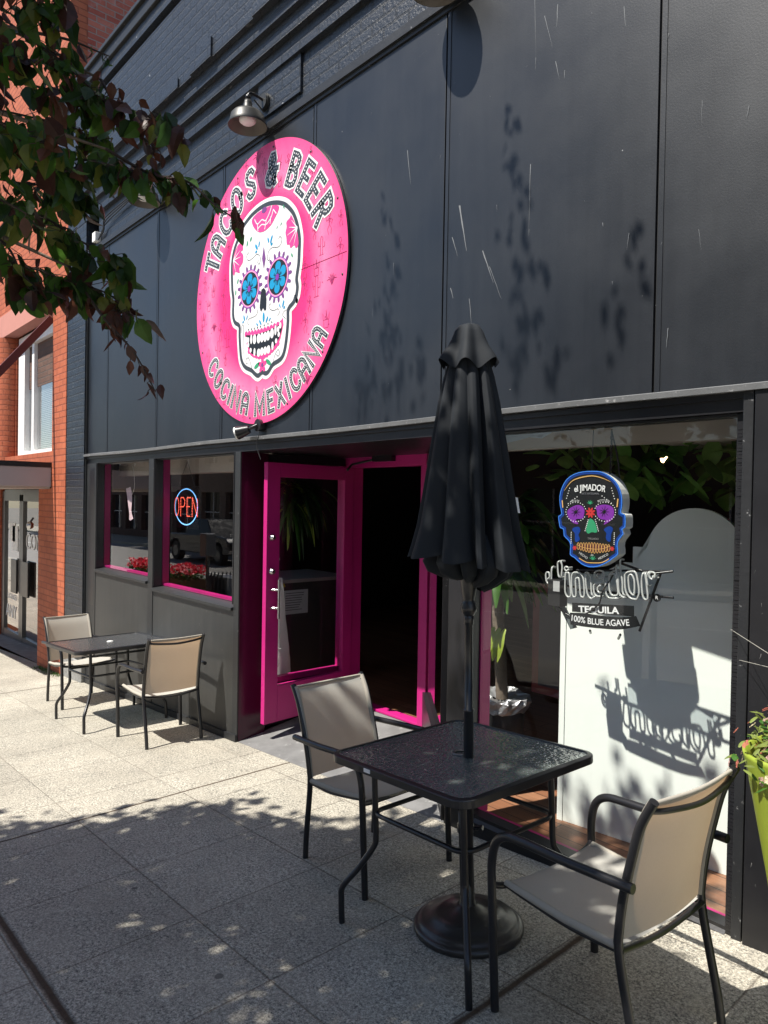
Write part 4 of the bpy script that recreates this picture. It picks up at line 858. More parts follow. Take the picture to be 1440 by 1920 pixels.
txt('el JIMADOR', .041, .026, .150, -.003, WHITE, sk, 'title_lettering', bend=.42, sx=.80, bold=.0006)
txt('ARTE ARTESANAL', .013, .03, .122, -.003, pm('print_grey', (.16, .16, .18), .5), sk, 'small_lettering', sx=.9)
txt('ESTATE', .014, -.050, .088, -.003, pm('print_lightgrey', (.5, .5, .5), .5), sk, 'small_lettering', bend=.1)
txt('BOTTLED', .014, .100, .091, -.003, pm('print_lightgrey', (.5, .5, .5), .5), sk, 'small_lettering', bend=.1)
txt('TALLADO', .013, .05, -.087, -.003, pm('print_grey', (.2, .2, .2), .5), sk, 'small_lettering')
for s_, x, z, r_ in (('HECHO', .000, -.168, -.5), ('en', .047, -.162, 0), ('MEXICO', .105, -.166, .5)): txt(s_, .015, x, z, -.003, pm('print_lightgrey', (.5, .5, .5), .5), sk, 'small_lettering', rot=r_)
m = M(); m.tube([(.02, .02, .22), (.02, .03, .42)], .0025, 6); m.tube([(.115, .02, .20), (.115, .03, .42)], .0025, 6)
for i in range(9): m.tube([(0.115 + .006 * cos(j * pi / 4) * (i % 2), .03 + .006 * cos(j * pi / 4) * ((i + 1) % 2), .24 + i * .02 + .012 * sin(j * pi / 4)) for j in range(8)], .0018, 5, closed=True)
m.build('hanging_chains', METAL_BLK, sk)

ns = empty('neon_sign', 'unlit white glass neon script sign with TEQUILA banner below the skull in the big window', 'neon sign', (OX, .17, OZ))
m = M()
for q in NEON:
    p3 = [(a, .0, b) for a, b in q]; cl = (q[0] == q[-1])
    if cl: m.tube(cr(p3[:-1], 5, True), .0046, 8, closed=True)
    else:
        p3 = [(p3[0][0], .03, p3[0][2])] + p3 + [(p3[-1][0], .03, p3[-1][2])]; m.tube(cr(p3, 5), .0046, 8)
m.build('glass_tubing', NEONT, ns)
m = M(); m.prism([(-.10, -.255), (.315, -.225), (.30, -.345), (-.095, -.385)], .045, .049, axis='y'); m.build('acrylic_back', CLEAR, ns)
m = M()
for a, b in (((-.10, .05, -.250), (.385, .05, -.215)), ((-.10, .05, -.345), (.39, .05, -.330)), ((-.27, .05, -.325), (-.10, .05, -.335)), ((.385, .05, -.215), (.30, .02, -.232)), ((.33, .05, -.225), (.235, .05, -.50)), ((-.02, .05, -.535), (-.06, .12, -.56)), ((.14, .05, -.53), (.09, .12, -.565)), ((-.06, .05, -.15), (.30, .05, -.24))): m.tube([a, b], .006, 6)
m.tube(cr([(.10, .01, .40), (.13, .02, .25), (.145, .02, .0), (.13, .01, -.22), (.08, -.01, -.33), (.05, .0, -.40), (-.06, .01, -.47), (-.14, .01, -.46), (-.19, .01, -.42)], 6), .004, 6)
m.build('metal_frame', METAL_BLK, ns)
m = M(); m.prism(art2('panel'), .010, .014, axis='y'); m.build('tequila_banner', CM['ink2'], ns)
m = M(); m.prism([(p[0], p[1]) for p in cr2([(-.105, -.455), (-.02, -.447), (.066, -.448), (.165, -.442), (.24, -.426)], 4)] + [(.262, -.468)] + cr2([(.262, -.468), (.166, -.498), (.066, -.508), (-.02, -.512), (-.10, -.512)], 4)[1:], .004, .008, axis='y'); m.build('agave_banner', CM['ink2'], ns)
txt('TEQUILA', .043, .047, -.424, .0085, WHITE, ns, 'banner_lettering', rot=.085, sx=1.22, bold=.0012)
txt('100% BLUE AGAVE', .041, .056, -.480, .0028, WHITE, ns, 'banner_lettering', rot=.06, sx=.93, bold=.0004, bend=-1.2)
m = M(); m.prism(art2('tape'), .020, .026, axis='y'); m.build('tape_strip', pm('grey_green_tape', (.10, .12, .12), .4), ns)
m = M(); m.box(-.212, -.140, -.03, .035, -.43, -.30); m.build('transformer', BLKDULL, ns, bevel=.004)
m = M(); m.box(-.178, -.141, -.033, -.0305, -.355, -.305); m.build('transformer_label', pm('grey_label', (.4, .4, .4), .5), ns)
m = M(); m.prism(ell(.319, -.338, .018, .018, 20), .04, .043, axis='y'); m.build('registered_badge', CM['ink2'], ns); txt('R', .022, .319, -.338, .0385, WHITE, ns, 'badge_lettering')

# OPEN sign, hanging ornament
osn = empty('open_sign', 'lit LED OPEN sign with red letters and blue ring in the left shop window', 'open sign', (-6.10, .19, 1.61))
m = M(); m.box(-.30, .22, .006, .025, -.20, .19); m.build('sign_board', glass_mat('smoked_board', (.25, .27, .28), 1, .05, .2), osn)
def dots(pts, sp, r, y, mm_):
    k = 0; acc = 0
    for i in range(len(pts) - 1):
        a = Vector(pts[i]); b = Vector(pts[i + 1]); L_ = (b - a).length; s_ = acc
        while s_ < L_:
            c = a + (b - a) * (s_ / L_); mm_.add([(c.x + r * cos(t * pi / 3), y, c.y + r * sin(t * pi / 3)) for t in range(6)], [list(range(6))]); s_ += sp
        acc = s_ - L_
m = M(); dots([(p[0] - .01, p[1]) for p in ell(0, 0, .215, .165, 40)] + [(.205, 0)], .014, .0072, .003, m); m.build('blue_ring', LEDB, osn)
m = M()
for ch, x in zip('OPEN', (-.185, -.065, .05, .165)):
    G_ = {'O': GL['O'], 'P': [[(-.25, -.5), (-.25, .5), (.1, .5), (.25, .35), (.25, .12), (.1, 0), (-.25, 0)]], 'E': GL['E'], 'N': GL['N']}[ch]
    for g in G_: dots([(x - .005 + a * .155, b * .17) for a, b in g], .0145, .0058, 0, m)
m.build('red_letters', LEDR, osn)
m = M(); m.tube([(-.2, .02, .19), (-.05, .03, .42)], .002, 5); m.tube([(.12, .02, .19), (-.05, .03, .42)], .002, 5); m.build('hanging_wires', METAL_BLK, osn)
osn.scale = (1.04, 1, 1.0)
ho = empty('paper_skull_ornament', 'small pale pink paper ornament dangling on a string in the leftmost window', 'ornament', (-7.56, .25, 1.64))
m = M(); prev = None; vs = []
for i in range(9):
    f = i / 8; z = .15 - .34 * f; w_ = .045 * (.5 + abs(sin(3.3 * f + .5))); x = -.05 + .12 * f
    vs += [(x - w_, .012 * sin(5 * f), z), (x, -.02, z - .01), (x + w_, .01 * cos(4 * f), z + .012)]
m.add(vs, [q for i in range(8) for q in ((3 * i, 3 * i + 1, 3 * i + 4, 3 * i + 3), (3 * i + 1, 3 * i + 2, 3 * i + 5, 3 * i + 4))], 0, False); m.build('paper', pm('pale_pink_paper', (.75, .55, .60), .8, var=.2, vs=20), ho)
m = M(); m.tube(cr([(.02, 0, .05), (.12, .0, .15), (.10, .0, .32), (.05, 0, .40)], 6), .0025, 5); m.build('string', WHITEP, ho)

# ================================================================ INTERIOR THINGS
bd = empty('arched_display_board', 'big white board with stepped arched top leaning inside the big window', 'board', (-1.9, .75, -.04))
BP = [(0, 0), (1.02, 0), (1.02, 1.44)] + [(.69 + .233 * cos(radians(a)), 1.49 + .233 * sin(radians(a))) for a in range(-8, 178, 7)] + [(.462, 1.52), (.39, 1.52), (.39, 1.437), (.344, 1.437), (.20, 1.36), (0, 1.36)]
m = M(); m.prism(BP, 0, .03, axis='y'); o = m.build('board_panel', BOARD, bd)
m = M(); m.box(-.001, .030, -.006, -.0005, 0, 1.36); m.build('left_edge_strip', BOARD, bd)
bd.rotation_euler = (0, 0, radians(7.16)); bd.location = (-2.258, .523, -.04)

def blade(m, p, az, el, L_, W_, droop, mi=0, n=6, fold=.25):
    """long drooping leaf"""
    d = Vector((cos(az) * cos(el), sin(az) * cos(el), sin(el))); pt = Vector(p); side_ = Vector((-sin(az), cos(az), 0)); vs = []
    for i in range(n + 1):
        f = i / n; w_ = W_ * (sin(pi * min(f * .85 + .12, 1)) ** .8); up = side_.cross(d)
        vs += [pt + side_ * w_ / 2 + up * w_ * fold, pt, pt - side_ * w_ / 2 + up * w_ * fold]
        d = (d + Vector((0, 0, -droop / n))).normalized(); pt = pt + d * L_ / n
    m.add(vs, [q for i in range(n) for q in ((3 * i, 3 * i + 1, 3 * i + 4, 3 * i + 3), (3 * i + 1, 3 * i + 2, 3 * i + 5, 3 * i + 4))], mi, True)
PX = (-2.74, .60)
pl = empty('potted_corn_plant', 'tall potted plant with long drooping leaves wrapped in silver foil behind the umbrella pole', 'potted plant', (PX[0], PX[1], -.04))
m = M(); m.lathe([(.0, 0), (.13, 0), (.155, .52), (.16, .55), (.15, .55), (.14, .52), (0, .52)], (0, 0, 0), 28); m.build('pot', pm('black_plastic_pot', (.03, .03, .032), .4), pl)
m = M(); vs = []; k = 40
for j, (r_, z) in enumerate(((.160, .49), (.170, .52), (.185, .55), (.175, .575), (.13, .56), (.05, .545))):
    for i in range(k): a = 2 * pi * i / k; q = random.uniform(-.012, .014) * (1 if 0 < j < 5 else .3); vs.append(((r_ + q) * cos(a), (r_ + q) * sin(a), z + random.uniform(-.010, .010)))
m.add(vs, [(j * k + i, j * k + (i + 1) % k, (j + 1) * k + (i + 1) % k, (j + 1) * k + i) for j in range(5) for i in range(k)], 0, False); m.build('foil_wrap', FOIL, pl)
m = M(); m.tube(cr([(.02, 0, .55), (.0, .0, .8), (-.03, .01, 1.05), (-.04, 0, 1.40)], 5), [.038] * 15 + [.03], 10); m.build('stem', BARK, pl)
m = M(); rl = random.Random(5)
for c0, cnt in (((-.04, 0, 1.36), 70), ((.05, .02, 1.62), 60)):
    for i in range(cnt):
        az = rl.uniform(0, 2 * pi); L_ = rl.uniform(.30, .50); ex, ey = PX[0] + c0[0] + cos(az) * L_ * .8, PX[1] + c0[1] + sin(az) * L_ * .8
        if ey < .13 or (ex + 2.63) * .655 + (ey - .03) * .756 < .06: continue
        blade(m, (c0[0], c0[1], c0[2] + rl.uniform(-.1, .12)), az, rl.uniform(.2, 1.3), L_, rl.uniform(.05, .075), rl.uniform(1.8, 3.4), rl.choice([0, 0, 2]))
for i in range(5): blade(m, (-.05 + .04 * i, -.10, 1.00), -pi / 2 + rl.uniform(-.5, .5), .0, .21, .07, 6.0, 1)  # lower leaves painted as sunlit by the yellow-green material
m.build('leaves', PLANTG, pl)

vn = empty('hanging_vine_plant', 'leafy green vines hanging from the ceiling inside the big window', 'plant', (-1.7, .75, 2.1))
m = M(); rl = random.Random(9)
for i in range(230):
    x = rl.uniform(-.75, .55); y = rl.uniform(-.25, .3); z = rl.uniform(-.35, .12) * (1 - .3 * abs(x)); a = rl.uniform(0, 2 * pi)
    blade(m, (x, y, z), a, rl.uniform(-.6, .6), rl.uniform(.10, .19), rl.uniform(.07, .12), rl.uniform(.4, 1.8), rl.choice([0, 1, 2]), 4, .15)
m.build('leaves', [leaf_mat('vine_green', (.13, .30, .06), .35), leaf_mat('vine_light', (.20, .36, .09), .35), leaf_mat('vine_dark', (.07, .17, .04), .35)], vn)
m = M()
for i in range(7): x = -.7 + i * .2; m.tube(cr([(x, .2, .2), (x + .05, .15, 0), (x - .05, .2, -.25)], 4), .004, 5)
m.build('stems', BARK, vn)
hp = empty('hanging_spider_plant', 'drooping striped house plant seen through the open door glass', 'plant', (-5.62, 1.0, 1.75))
m = M(); rl = random.Random(11)
for i in range(80): blade(m, (rl.uniform(-.1, .1), rl.uniform(-.1, .1), rl.uniform(-.15, .1)), rl.uniform(0, 2 * pi), rl.uniform(.0, 1.2), rl.uniform(.4, .7), rl.uniform(.025, .045), rl.uniform(2.4, 4.5), rl.choice([0, 2, 1, 2]))
m.build('leaves', PLANTG, hp)
m = M(); m.lathe([(0, -.2), (.1, -.2), (.14, 0), (.13, 0), (0, -.02)], (0, 0, 0), 20); m.tube([(0, 0, 0), (0, 0, .6)], .004, 5); m.build('hanging_pot', BLKDULL, hp)
ct = empty('counter', 'dark counter with pale top just inside the entrance', 'counter', (-5.75, 1.0, -.04))
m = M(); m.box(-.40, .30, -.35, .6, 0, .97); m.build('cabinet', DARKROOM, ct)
m = M(); m.box(-.43, .33, -.38, .63, .97, 1.0); m.build('counter_top', pm('grey_countertop', (.30, .27, .27), .4), ct)
pn = empty('paper_notice', 'printed white paper notice taped to the front of the counter', 'notice', (-5.44, .98, .76))
m = M(); m.box(0, .002, -.15, .12, -.12, .10); m.build('sheet', pm('grey_paper', (.45, .48, .50), .8), pn)
m = M()
for i in range(8): m.box(.0021, .0028, -.13, .09 - random.uniform(0, .08), .07 - i * .022, .076 - i * .022)
m.build('printed_lines', INK, pn)
yf = empty('yellow_cloth', 'crumpled yellow cloth on the counter behind the door glass', 'cloth', (-5.55, .78, .87))
m = M(); vs = []; rl = random.Random(2)
for j in range(6):
    for i in range(14): a = 2 * pi * i / 14; r_ = .11 * sin(pi * (j + .5) / 6) * rl.uniform(.7, 1.3); vs.append((r_ * cos(a), r_ * sin(a) * 1.2, .05 + .05 * cos(pi * j / 5) + rl.uniform(-.008, .008)))
m.add(vs, [(j * 14 + i, j * 14 + (i + 1) % 14, (j + 1) * 14 + (i + 1) % 14, (j + 1) * 14 + i) for j in range(5) for i in range(14)] + [list(range(14)), list(range(70, 84))[::-1]], 0, True); m.build('cloth', pm('yellow_cloth_mat', (.62, .52, .03), .8), yf)
bag = empty('white_plastic_bag', 'tall white translucent bag standing inside behind the open door', 'bag', (-5.22, .62, -.04))
m = M(); vs = []; rl = random.Random(4)
for j in range(10):
    for i in range(20): a = 2 * pi * i / 20; f = j / 9; r_ = (.15 * (1 - f * .75) + .0) * rl.uniform(.88, 1.1); vs.append((r_ * cos(a), r_ * sin(a), f * 1.05))
m.add(vs, [(j * 20 + i, j * 20 + (i + 1) % 20, (j + 1) * 20 + (i + 1) % 20, (j + 1) * 20 + i) for j in range(9) for i in range(20)], 0, True); m.build('bag_body', cloth_mat('white_bag', (.7, .7, .7), .3), bag)
def string_lights(label, pts, seed):
    o = empty('string_lights', label, 'string lights', pts[0], 'small white string lights inside the glass'); rl = random.Random(seed); m = M(); b = M()
    P = [Vector(p) - Vector(pts[0]) + Vector((rl.uniform(-.012, .012), rl.uniform(-.012, .012), 0)) for p in cr(pts, 10)]
    m.tube(P, .0016, 5)
    for p in P[::2]:
        d = Vector((rl.uniform(-1, 1), rl.uniform(-1, 1), rl.uniform(-.8, .4))).normalized() * .028; m.tube([p, p + d], .0012, 4); b.tube([p + d, p + d * 1.45], .0028, 6)
    m.build('wire', pm('pale_wire', (.45, .45, .42), .6), o); b.build('bulbs', WHITEP, o)
string_lights('thin wire of tiny white lights running down behind the door glass', [(-4.96, .42, 1.85), (-4.98, .40, 1.6), (-4.96, .45, 1.2), (-4.97, .40, .8), (-4.95, .46, .4), (-4.96, .42, .15)], 1)
string_lights('thin wire of tiny white lights at the right edge of the OPEN sign window', [(-4.99, .16, 1.95), (-4.98, .15, 1.6), (-5.0, .17, 1.2), (-4.99, .16, .95)], 2)
ps = empty('framed_poster', 'dark red bordered poster standing behind the potted plant', 'poster', (-2.75, 1.5, -.04))
m = M(); m.box(-.42, .42, 0, .03, .35, 1.15); m.build('frame', pm('dull_red_frame', (.10, .012, .012), .5), ps)
m = M(); m.box(-.36, .36, -.003, -.001, .41, 1.09); m.build('print', pm('dark_blue_print', (.012, .014, .025), .4), ps)
tb = empty('interior_table', 'dark dining table with pale top behind the big window', 'table', (-2.3, 1.7, -.04))
M().box(-.5, .5, -.3, .4, .34, .37).build('table_top', pm('pale_table_top', (.35, .34, .34), .4), tb)
M().box(-.05, .05, -.05, .05, 0, .34).build('leg', METAL_BLK, tb)
for x, y, z in ((-3.15, 2.6, 2.10), (-2.85, 2.8, 2.08)):
    o = empty('pendant_bulb', 'warm glowing bulb deep inside the restaurant', 'light bulb', (x, y, z), 'warm pendant bulbs inside')
    m = M(); m.lathe([(0, -.035), (.022, -.025), (.03, 0), (.018, .03), (.012, .05), (0, .05)], (0, 0, 0), 14); m.build('bulb', WARM, o)
    m = M(); m.tube([(0, 0, .05), (0, 0, .85)], .004, 5); m.build('cord', BLKDULL, o)

# ================================================================ PATIO FURNITURE
def chair(label, group):
    o = empty('patio_chair', label, 'chair', (0, 0, 0), group)
    W0, W1 = .217, .261          # rear / front half widths
    rear = [(-.238, 0), (-.228, .10), (-.208, .22), (-.190, .33), (-.184, .40)]
    back = [(-.184, .40), (-.204, .52), (-.242, .66), (-.272, .75), (-.315, .825)]
    front = [(.269, 0), (.268, .2), (.266, .41)]
    armr = [(.266, .41), (.262, .485), (.240, .550), (.195, .582), (.12, .588), (-.05, .586), (-.262, .584)]
    for s in (1, -1):
        m = M(); m.tube(cr([(x, s * W0, z) for x, z in rear], 4), .0135, 12); m.build('leg', METAL_BLK, o)
        m = M(); m.tube([(x, s * W1, z) for x, z in front], .0145, 12); m.build('leg', METAL_BLK, o)
        m = M(); m.tube(cr([(x, s * W0, z) for x, z in back], 5), .0135, 12); m.build('back_frame', METAL_BLK, o)
        m = M(); m.tube(cr([(x, s * (W1 if x > -.1 else W1 - .012), z) for x, z in armr], 6), .0145, 12); m.build('armrest', METAL_BLK, o)
    m = M(); m.tube(cr([(-.296, W0, .795), (-.312, W0 * .7, .785), (-.326, 0, .775), (-.312, -W0 * .7, .785), (-.296, -W0, .795)], 6), .0085, 10); m.build('top_rail', METAL_BLK, o)
    m = M()
    for s in (1, -1): m.tube(cr([(-.192, s * (W0 - .004), .375), (-.02, s * (W0 + .0), .372), (.14, s * (W0 + .006), .392), (.235, s * (W0 + .01), .408)], 5), .0105, 10)
    m.tube(cr([(.266, W1, .405), (.252, W1 * .75, .390), (.232, 0, .380), (.252, -W1 * .75, .390), (.266, -W1, .405)], 6), .0105, 10)
    m.tube(cr([(-.192, W0, .375), (-.185, 0, .352), (-.192, -W0, .375)], 6), .0095, 10)
    m.build('seat_frame', METAL_BLK, o)
    m = M(); vs = []; U, V = 12, 14
    for i in range(U + 1):
        f = i / U; x = -.182 + f * .430; zc = .376 + .032 * f + .0 ; hw = W0 - .002 + .010 * f
        if f > .9: zc -= .012 * (f - .9) * 10
        for j in range(V + 1): g = 2 * j / V - 1; vs.append((x, g * hw, zc + .010 - .022 * (1 - g * g) * (1 - .3 * abs(2 * f - 1))))
    m.add(vs, [(i * (V + 1) + j, i * (V + 1) + j + 1, (i + 1) * (V + 1) + j + 1, (i + 1) * (V + 1) + j) for i in range(U) for j in range(V)], 0, True)
    se = m.build('seat', SLING, o)
    m = M()
    for s in (1, -1): m.tube([(-.18, s * (W0 - .002), .386), (.0, s * (W0 + .002), .388), (.235, s * (W0 + .008), .410)], .0125, 8)
    m.tube(cr([(.243, W0, .398), (.238, 0, .382), (.243, -W0, .398)], 4), .008, 8); m.build('hem', HEM, se)
    m = M(); vs = []; bp = cr([(x, 0, z) for x, z in [(-.186, .40), (-.205, .52), (-.242, .66), (-.271, .75), (-.306, .814)]], 4)
    for p in bp:
        for j in range(V + 1): g = 2 * j / V - 1; vs.append((p.x - .020 * (1 - g * g) + .004, g * (W0 - .002), p.z - .004 * (1 - g * g)))
    m.add(vs, [(i * (V + 1) + j, i * (V + 1) + j + 1, (i + 1) * (V + 1) + j + 1, (i + 1) * (V + 1) + j) for i in range(len(bp) - 1) for j in range(V)], 0, True)
    ba = m.build('backrest', SLING, o)
    m = M()
    for s in (1, -1): m.tube([(p.x + .003, s * (W0 - .004), p.z) for p in bp], .0125, 8)
    m.tube(cr([(-.305, W0 - .01, .815), (-.320, 0, .811), (-.305, -W0 + .01, .815)], 4), .006, 8); m.build('hem', HEM, ba)
    return o
GC = 'patio chairs with tan mesh slings set at the two tables'
c1 = chair('patio chair seen from behind at bottom right, pulled up beside the lime planter', GC)
c2 = dup(c1, 'patio chair with grey looking back standing in front of the open magenta door', GC)
c3 = dup(c1, 'patio chair with sunlit tan back, at the small table under the OPEN window', GC)
c4 = dup(c1, 'leftmost patio chair, beside the black brick pier, facing the camera across the small table', GC)
place(c1, -1.172, -.742, pi - .085); place(c2, -2.567, -.563, -.008); place(c3, -5.351, -.352, pi - .047); place(c4, -7.22, -.369, .049)

def rrect(a, b, r, n=6):
    out = []
    for cx_, cy_, a0 in ((a - r, b - r, 0), (-a + r, b - r, 90), (-a + r, -b + r, 180), (a - r, -b + r, 270)):
        for i in range(n + 1): t = radians(a0 + 90 * i / n); out.append((cx_ + r * cos(t), cy_ + r * sin(t)))
    return out
def table(label, half, foot, leg, h, group, r=.07, hole=True):
    o = empty('patio_table', label, 'table', (0, 0, 0), group)
    ou = rrect(half, half, r, 8); inn = rrect(half - .022, half - .022, r - .02, 8); n = len(ou)
    m = M()
    prof = [(inn, h - .004), (inn, h + .003), (ou, h - .001), (ou, h - .030), (inn, h - .030), (inn, h - .012)]
    vs = [(x, y, z) for pl_, z in prof for x, y in pl_]
    m.add(vs, [(k * n + i, k * n + (i + 1) % n, ((k + 1) % 6) * n + (i + 1) % n, ((k + 1) % 6) * n + i) for k in range(6) for i in range(n)], 0, False)
    m.build('table_rim', METAL_BLK, o, bevel=.003)
    m = M(); vs = [(x, y, z) for z in (h - .003, h - .009) for x, y in inn]
    m.add(vs, [list(range(n)), list(range(n, 2 * n))[::-1]]); m.build('glass_top', TGLASS, o)
    m = M()
    if hole: m.lathe([(.024, h - .004), (.034, h - .004), (.034, h + .002), (.026, h + .004), (.024, h + .002)], n=20); m.build('umbrella_ring', ALU, o)
    else: m.lathe([(.0, h + .003), (.026, h + .003), (.028, h - .002), (0, h - .002)], n=20); m.build('hole_cap', WHITEP, o)
    for sx in (1, -1):
        for sy in (1, -1):
            q = [(leg * sx, leg * sy, h - .03), (leg * sx, leg * sy, .42), (leg * sx, leg * sy, .345), (leg * sx * 1.03, leg * sy * 1.03, .305), ((leg + foot) / 2 * sx, (leg + foot) / 2 * sy, .22), (foot * sx * .985, foot * sy * .985, .145), (foot * sx, foot * sy, .09), (foot * sx, foot * sy, 0)]
            m = M(); m.tube(cr(q, 5), .0125, 12); m.build('leg', METAL_BLK, o)
    for z, e in ((h - .075, .012), (.44, .012)):
        rp = rrect(leg + e, leg + e, .06, 5); m = M(); m.tube([(x, y, z) for x, y in rp], .0095, 10, closed=True); m.build('ring_rail', METAL_BLK, o)
    return o
t1 = table('pebbled glass table with black frame in the foreground, with the closed umbrella through it', .385, .352, .248, .680, 'square glass patio tables')
place(t1, -1.862, -.672, radians(-2))
t2 = table('smaller looking glass table with white hole cap between the two far chairs', .43, .352, .262, .680, 'square glass patio tables', hole=False)
place(t2, -6.27, -.415, 0)
m = M(); m.box(-.018, .018, -.0015, .001, -.007, .007); lb = m.build('maker_label', WHITEP); lb.parent = t1; lb.location = (-.12, -.3862, .668)

# ---- umbrella
UX, UY = -1.846, -.675
ub = empty('umbrella_base', 'heavy round dark resin umbrella base standing under the foreground glass table', 'umbrella base', (0, 0, 0))
m = M(); m.lathe([(0, 0), (.212, 0), (.217, .010), (.216, .022), (.206, .030), (.200, .030), (.196, .038), (.180, .047), (.150, .053), (.146, .060), (.110, .068), (.070, .078), (.045, .090), (.038, .096), (0, .096)], (0, 0, 0), 64); m.build('round_foot', BRONZE, ub)
m = M(); m.lathe([(.036, .09), (.034, .10), (.0285, .105), (.0285, .37), (.033, .375), (.033, .405), (.0285, .41), (.0285, .455), (0, .455)], (0, 0, 0), 28); m.build('stand_tube', METAL_BLK, ub)
m = M(); m.tube([(.03, -.0, .39), (.062, -.0, .39)], .008, 10); m.tube([(.062, -.02, .39), (.062, .02, .39)], .009, 8); m.build('clamp_knob', METAL_BLK, ub)
place(ub, UX, UY, .6)
um = empty('closed_patio_umbrella', 'tall closed black patio umbrella standing through the foreground glass table', 'umbrella', (UX, UY, gz(UX)))
m = M(); m.lathe([(.0195, .10), (.0195, .86), (.0215, .861), (.0215, .868), (.0165, .87), (.0165, 1.20), (.020, 1.205), (.020, 1.235), (.0165, 1.24), (.0165, 2.28), (0, 2.28)], (0, 0, 0), 24); m.build('pole', METAL_BLK, um)
m = M(); m.lathe([(.017, 1.235), (.022, 1.24), (.030, 1.255), (.033, 1.27), (.027, 1.282), (.028, 1.288), (.021, 1.295), (.022, 1.30), (.030, 1.34), (.036, 1.40), (.040, 1.44), (0, 1.44)], (0, 0, 0), 28); m.build('runner_hub', METAL_BLK, um)
# pleated canopy
NF = 11; TH = 264
def canopy(m, prof, deep, ph, hemz=None, seed=1):
    rl = random.Random(seed); k = len(prof); vs = []
    am = [rl.uniform(.5, 1.45) for _ in range(NF)]; sh = [rl.uniform(-.10, .10) for _ in range(NF)]
    for j, (r_, z) in enumerate(prof):
        f = j / (k - 1)
        for i in range(TH):
            a = 2 * pi * i / TH; q = (a / (2 * pi) * NF + ph) % NF; ix = int(q); fr = q - ix + sh[ix] * sin(pi * (q - ix)); 
            tri = min(1.0, abs(2 * fr - 1) * 1.25) ** .62                     # 1 at ridge, 0 in valley
            rr_ = r_ * (1 - deep * (.35 + .65 * f) * (1 - tri) * am[ix]); tw = .22 * sin(q * 2.1 + 1) * f * .6 + .22 * f * (1 - tri) 
            zz_ = z + (.028 * (1 - tri) - .012) * (1 if j == k - 1 else f * f * .5) - (.030 * sin(a * 1.0 + .5) * f * f)
            vs.append((rr_ * cos(a + tw), rr_ * sin(a + tw), zz_))
    m.add(vs, [(j * TH + i, j * TH + (i + 1) % TH, (j + 1) * TH + (i + 1) % TH, (j + 1) * TH + i) for j in range(k - 1) for i in range(TH)], 0, True)
m = M(); canopy(m, [(.052, 2.30), (.078, 2.24), (.100, 2.17), (.122, 2.07), (.143, 1.95), (.163, 1.83), (.184, 1.70), (.205, 1.58), (.226, 1.50), (.242, 1.450)], .46, .2, seed=3); cn = m.build('canopy', UMB, um)
m = M(); canopy(m, [(.13, 1.56), (.165, 1.50), (.185, 1.45), (.165, 1.405), (.110, 1.375), (.06, 1.37)], .5, .65, seed=8); m.build('inner_folds', UMB, cn)
m = M(); vs = []; NP = 96; prof = [(0.0, 2.378), (.022, 2.377), (.040, 2.368), (.055, 2.345), (.066, 2.31), (.080, 2.275), (.098, 2.245), (.108, 2.215)]
for j, (r_, z) in enumerate(prof):
    f = j / (len(prof) - 1)
    for i in range(NP):
        a = 2 * pi * i / NP; wv = sin(6 * a + 1.1) * .8 + .3 * sin(2 * a)
        vs.append((r_ * (1 + .16 * f * wv) * cos(a), r_ * (1 + .16 * f * wv) * sin(a), z + .022 * f * f * wv))
m.add(vs, [(j * NP + i, j * NP + (i + 1) % NP, (j + 1) * NP + (i + 1) % NP, (j + 1) * NP + i) for j in range(len(prof) - 1) for i in range(NP)], 0, True); m.build('vent_cap', UMB, um)
d_ = (Vector((.664, .747, 0)))
m = M(); m.add([(d_.x * .205 - .005, d_.y * .205 - .055, 1.705), (d_.x * .205 + .010, d_.y * .205 - .035, 1.700), (d_.x * .215 + .012, d_.y * .21 - .035, 1.640), (d_.x * .215 - .0, d_.y * .21 - .055, 1.643)], [(0, 1, 2, 3)]); m.build('care_tag', WHITEP, um)
um.rotation_euler = (.013, -.0117, 0)

# ---- planter
pt = empty('lime_planter', 'tall tapered lime green planter at the right edge beside the black pilaster', 'planter', (-.690, -.43, gz(-.690)))
def sq(r_, z, k=40): return [(r_ * cos(2 * pi * i / k) * (1 + .05 * cos(4 * 2 * pi * i / k) * -1), r_ * sin(2 * pi * i / k) * (1 + .05 * cos(4 * 2 * pi * i / k) * -1), z) for i in range(k)]
m = M(); lv = [(.070, 0), (.074, .02), (.103, .25), (.143, .5), (.187, .74), (.212, .86), (.216, .875), (.206, .875), (.198, .84)]; vs = [p for r_, z in lv for p in sq(r_, z)]
m.add(vs, [(j * 40 + i, j * 40 + (i + 1) % 40, (j + 1) * 40 + (i + 1) % 40, (j + 1) * 40 + i) for j in range(len(lv) - 1) for i in range(40)], 0, True); m.build('planter_body', LIME, pt)
m = M(); m.add(sq(.199, .83), [list(range(40))]); m.build('soil', SOIL, pt)
fp = empty('flowering_plant', 'bushy pale pink and yellow green flowers spilling out of the lime planter', 'flowers', (-.690, -.43, gz(-.690) + .84))
m = M(); b = M(); rl = random.Random(21)
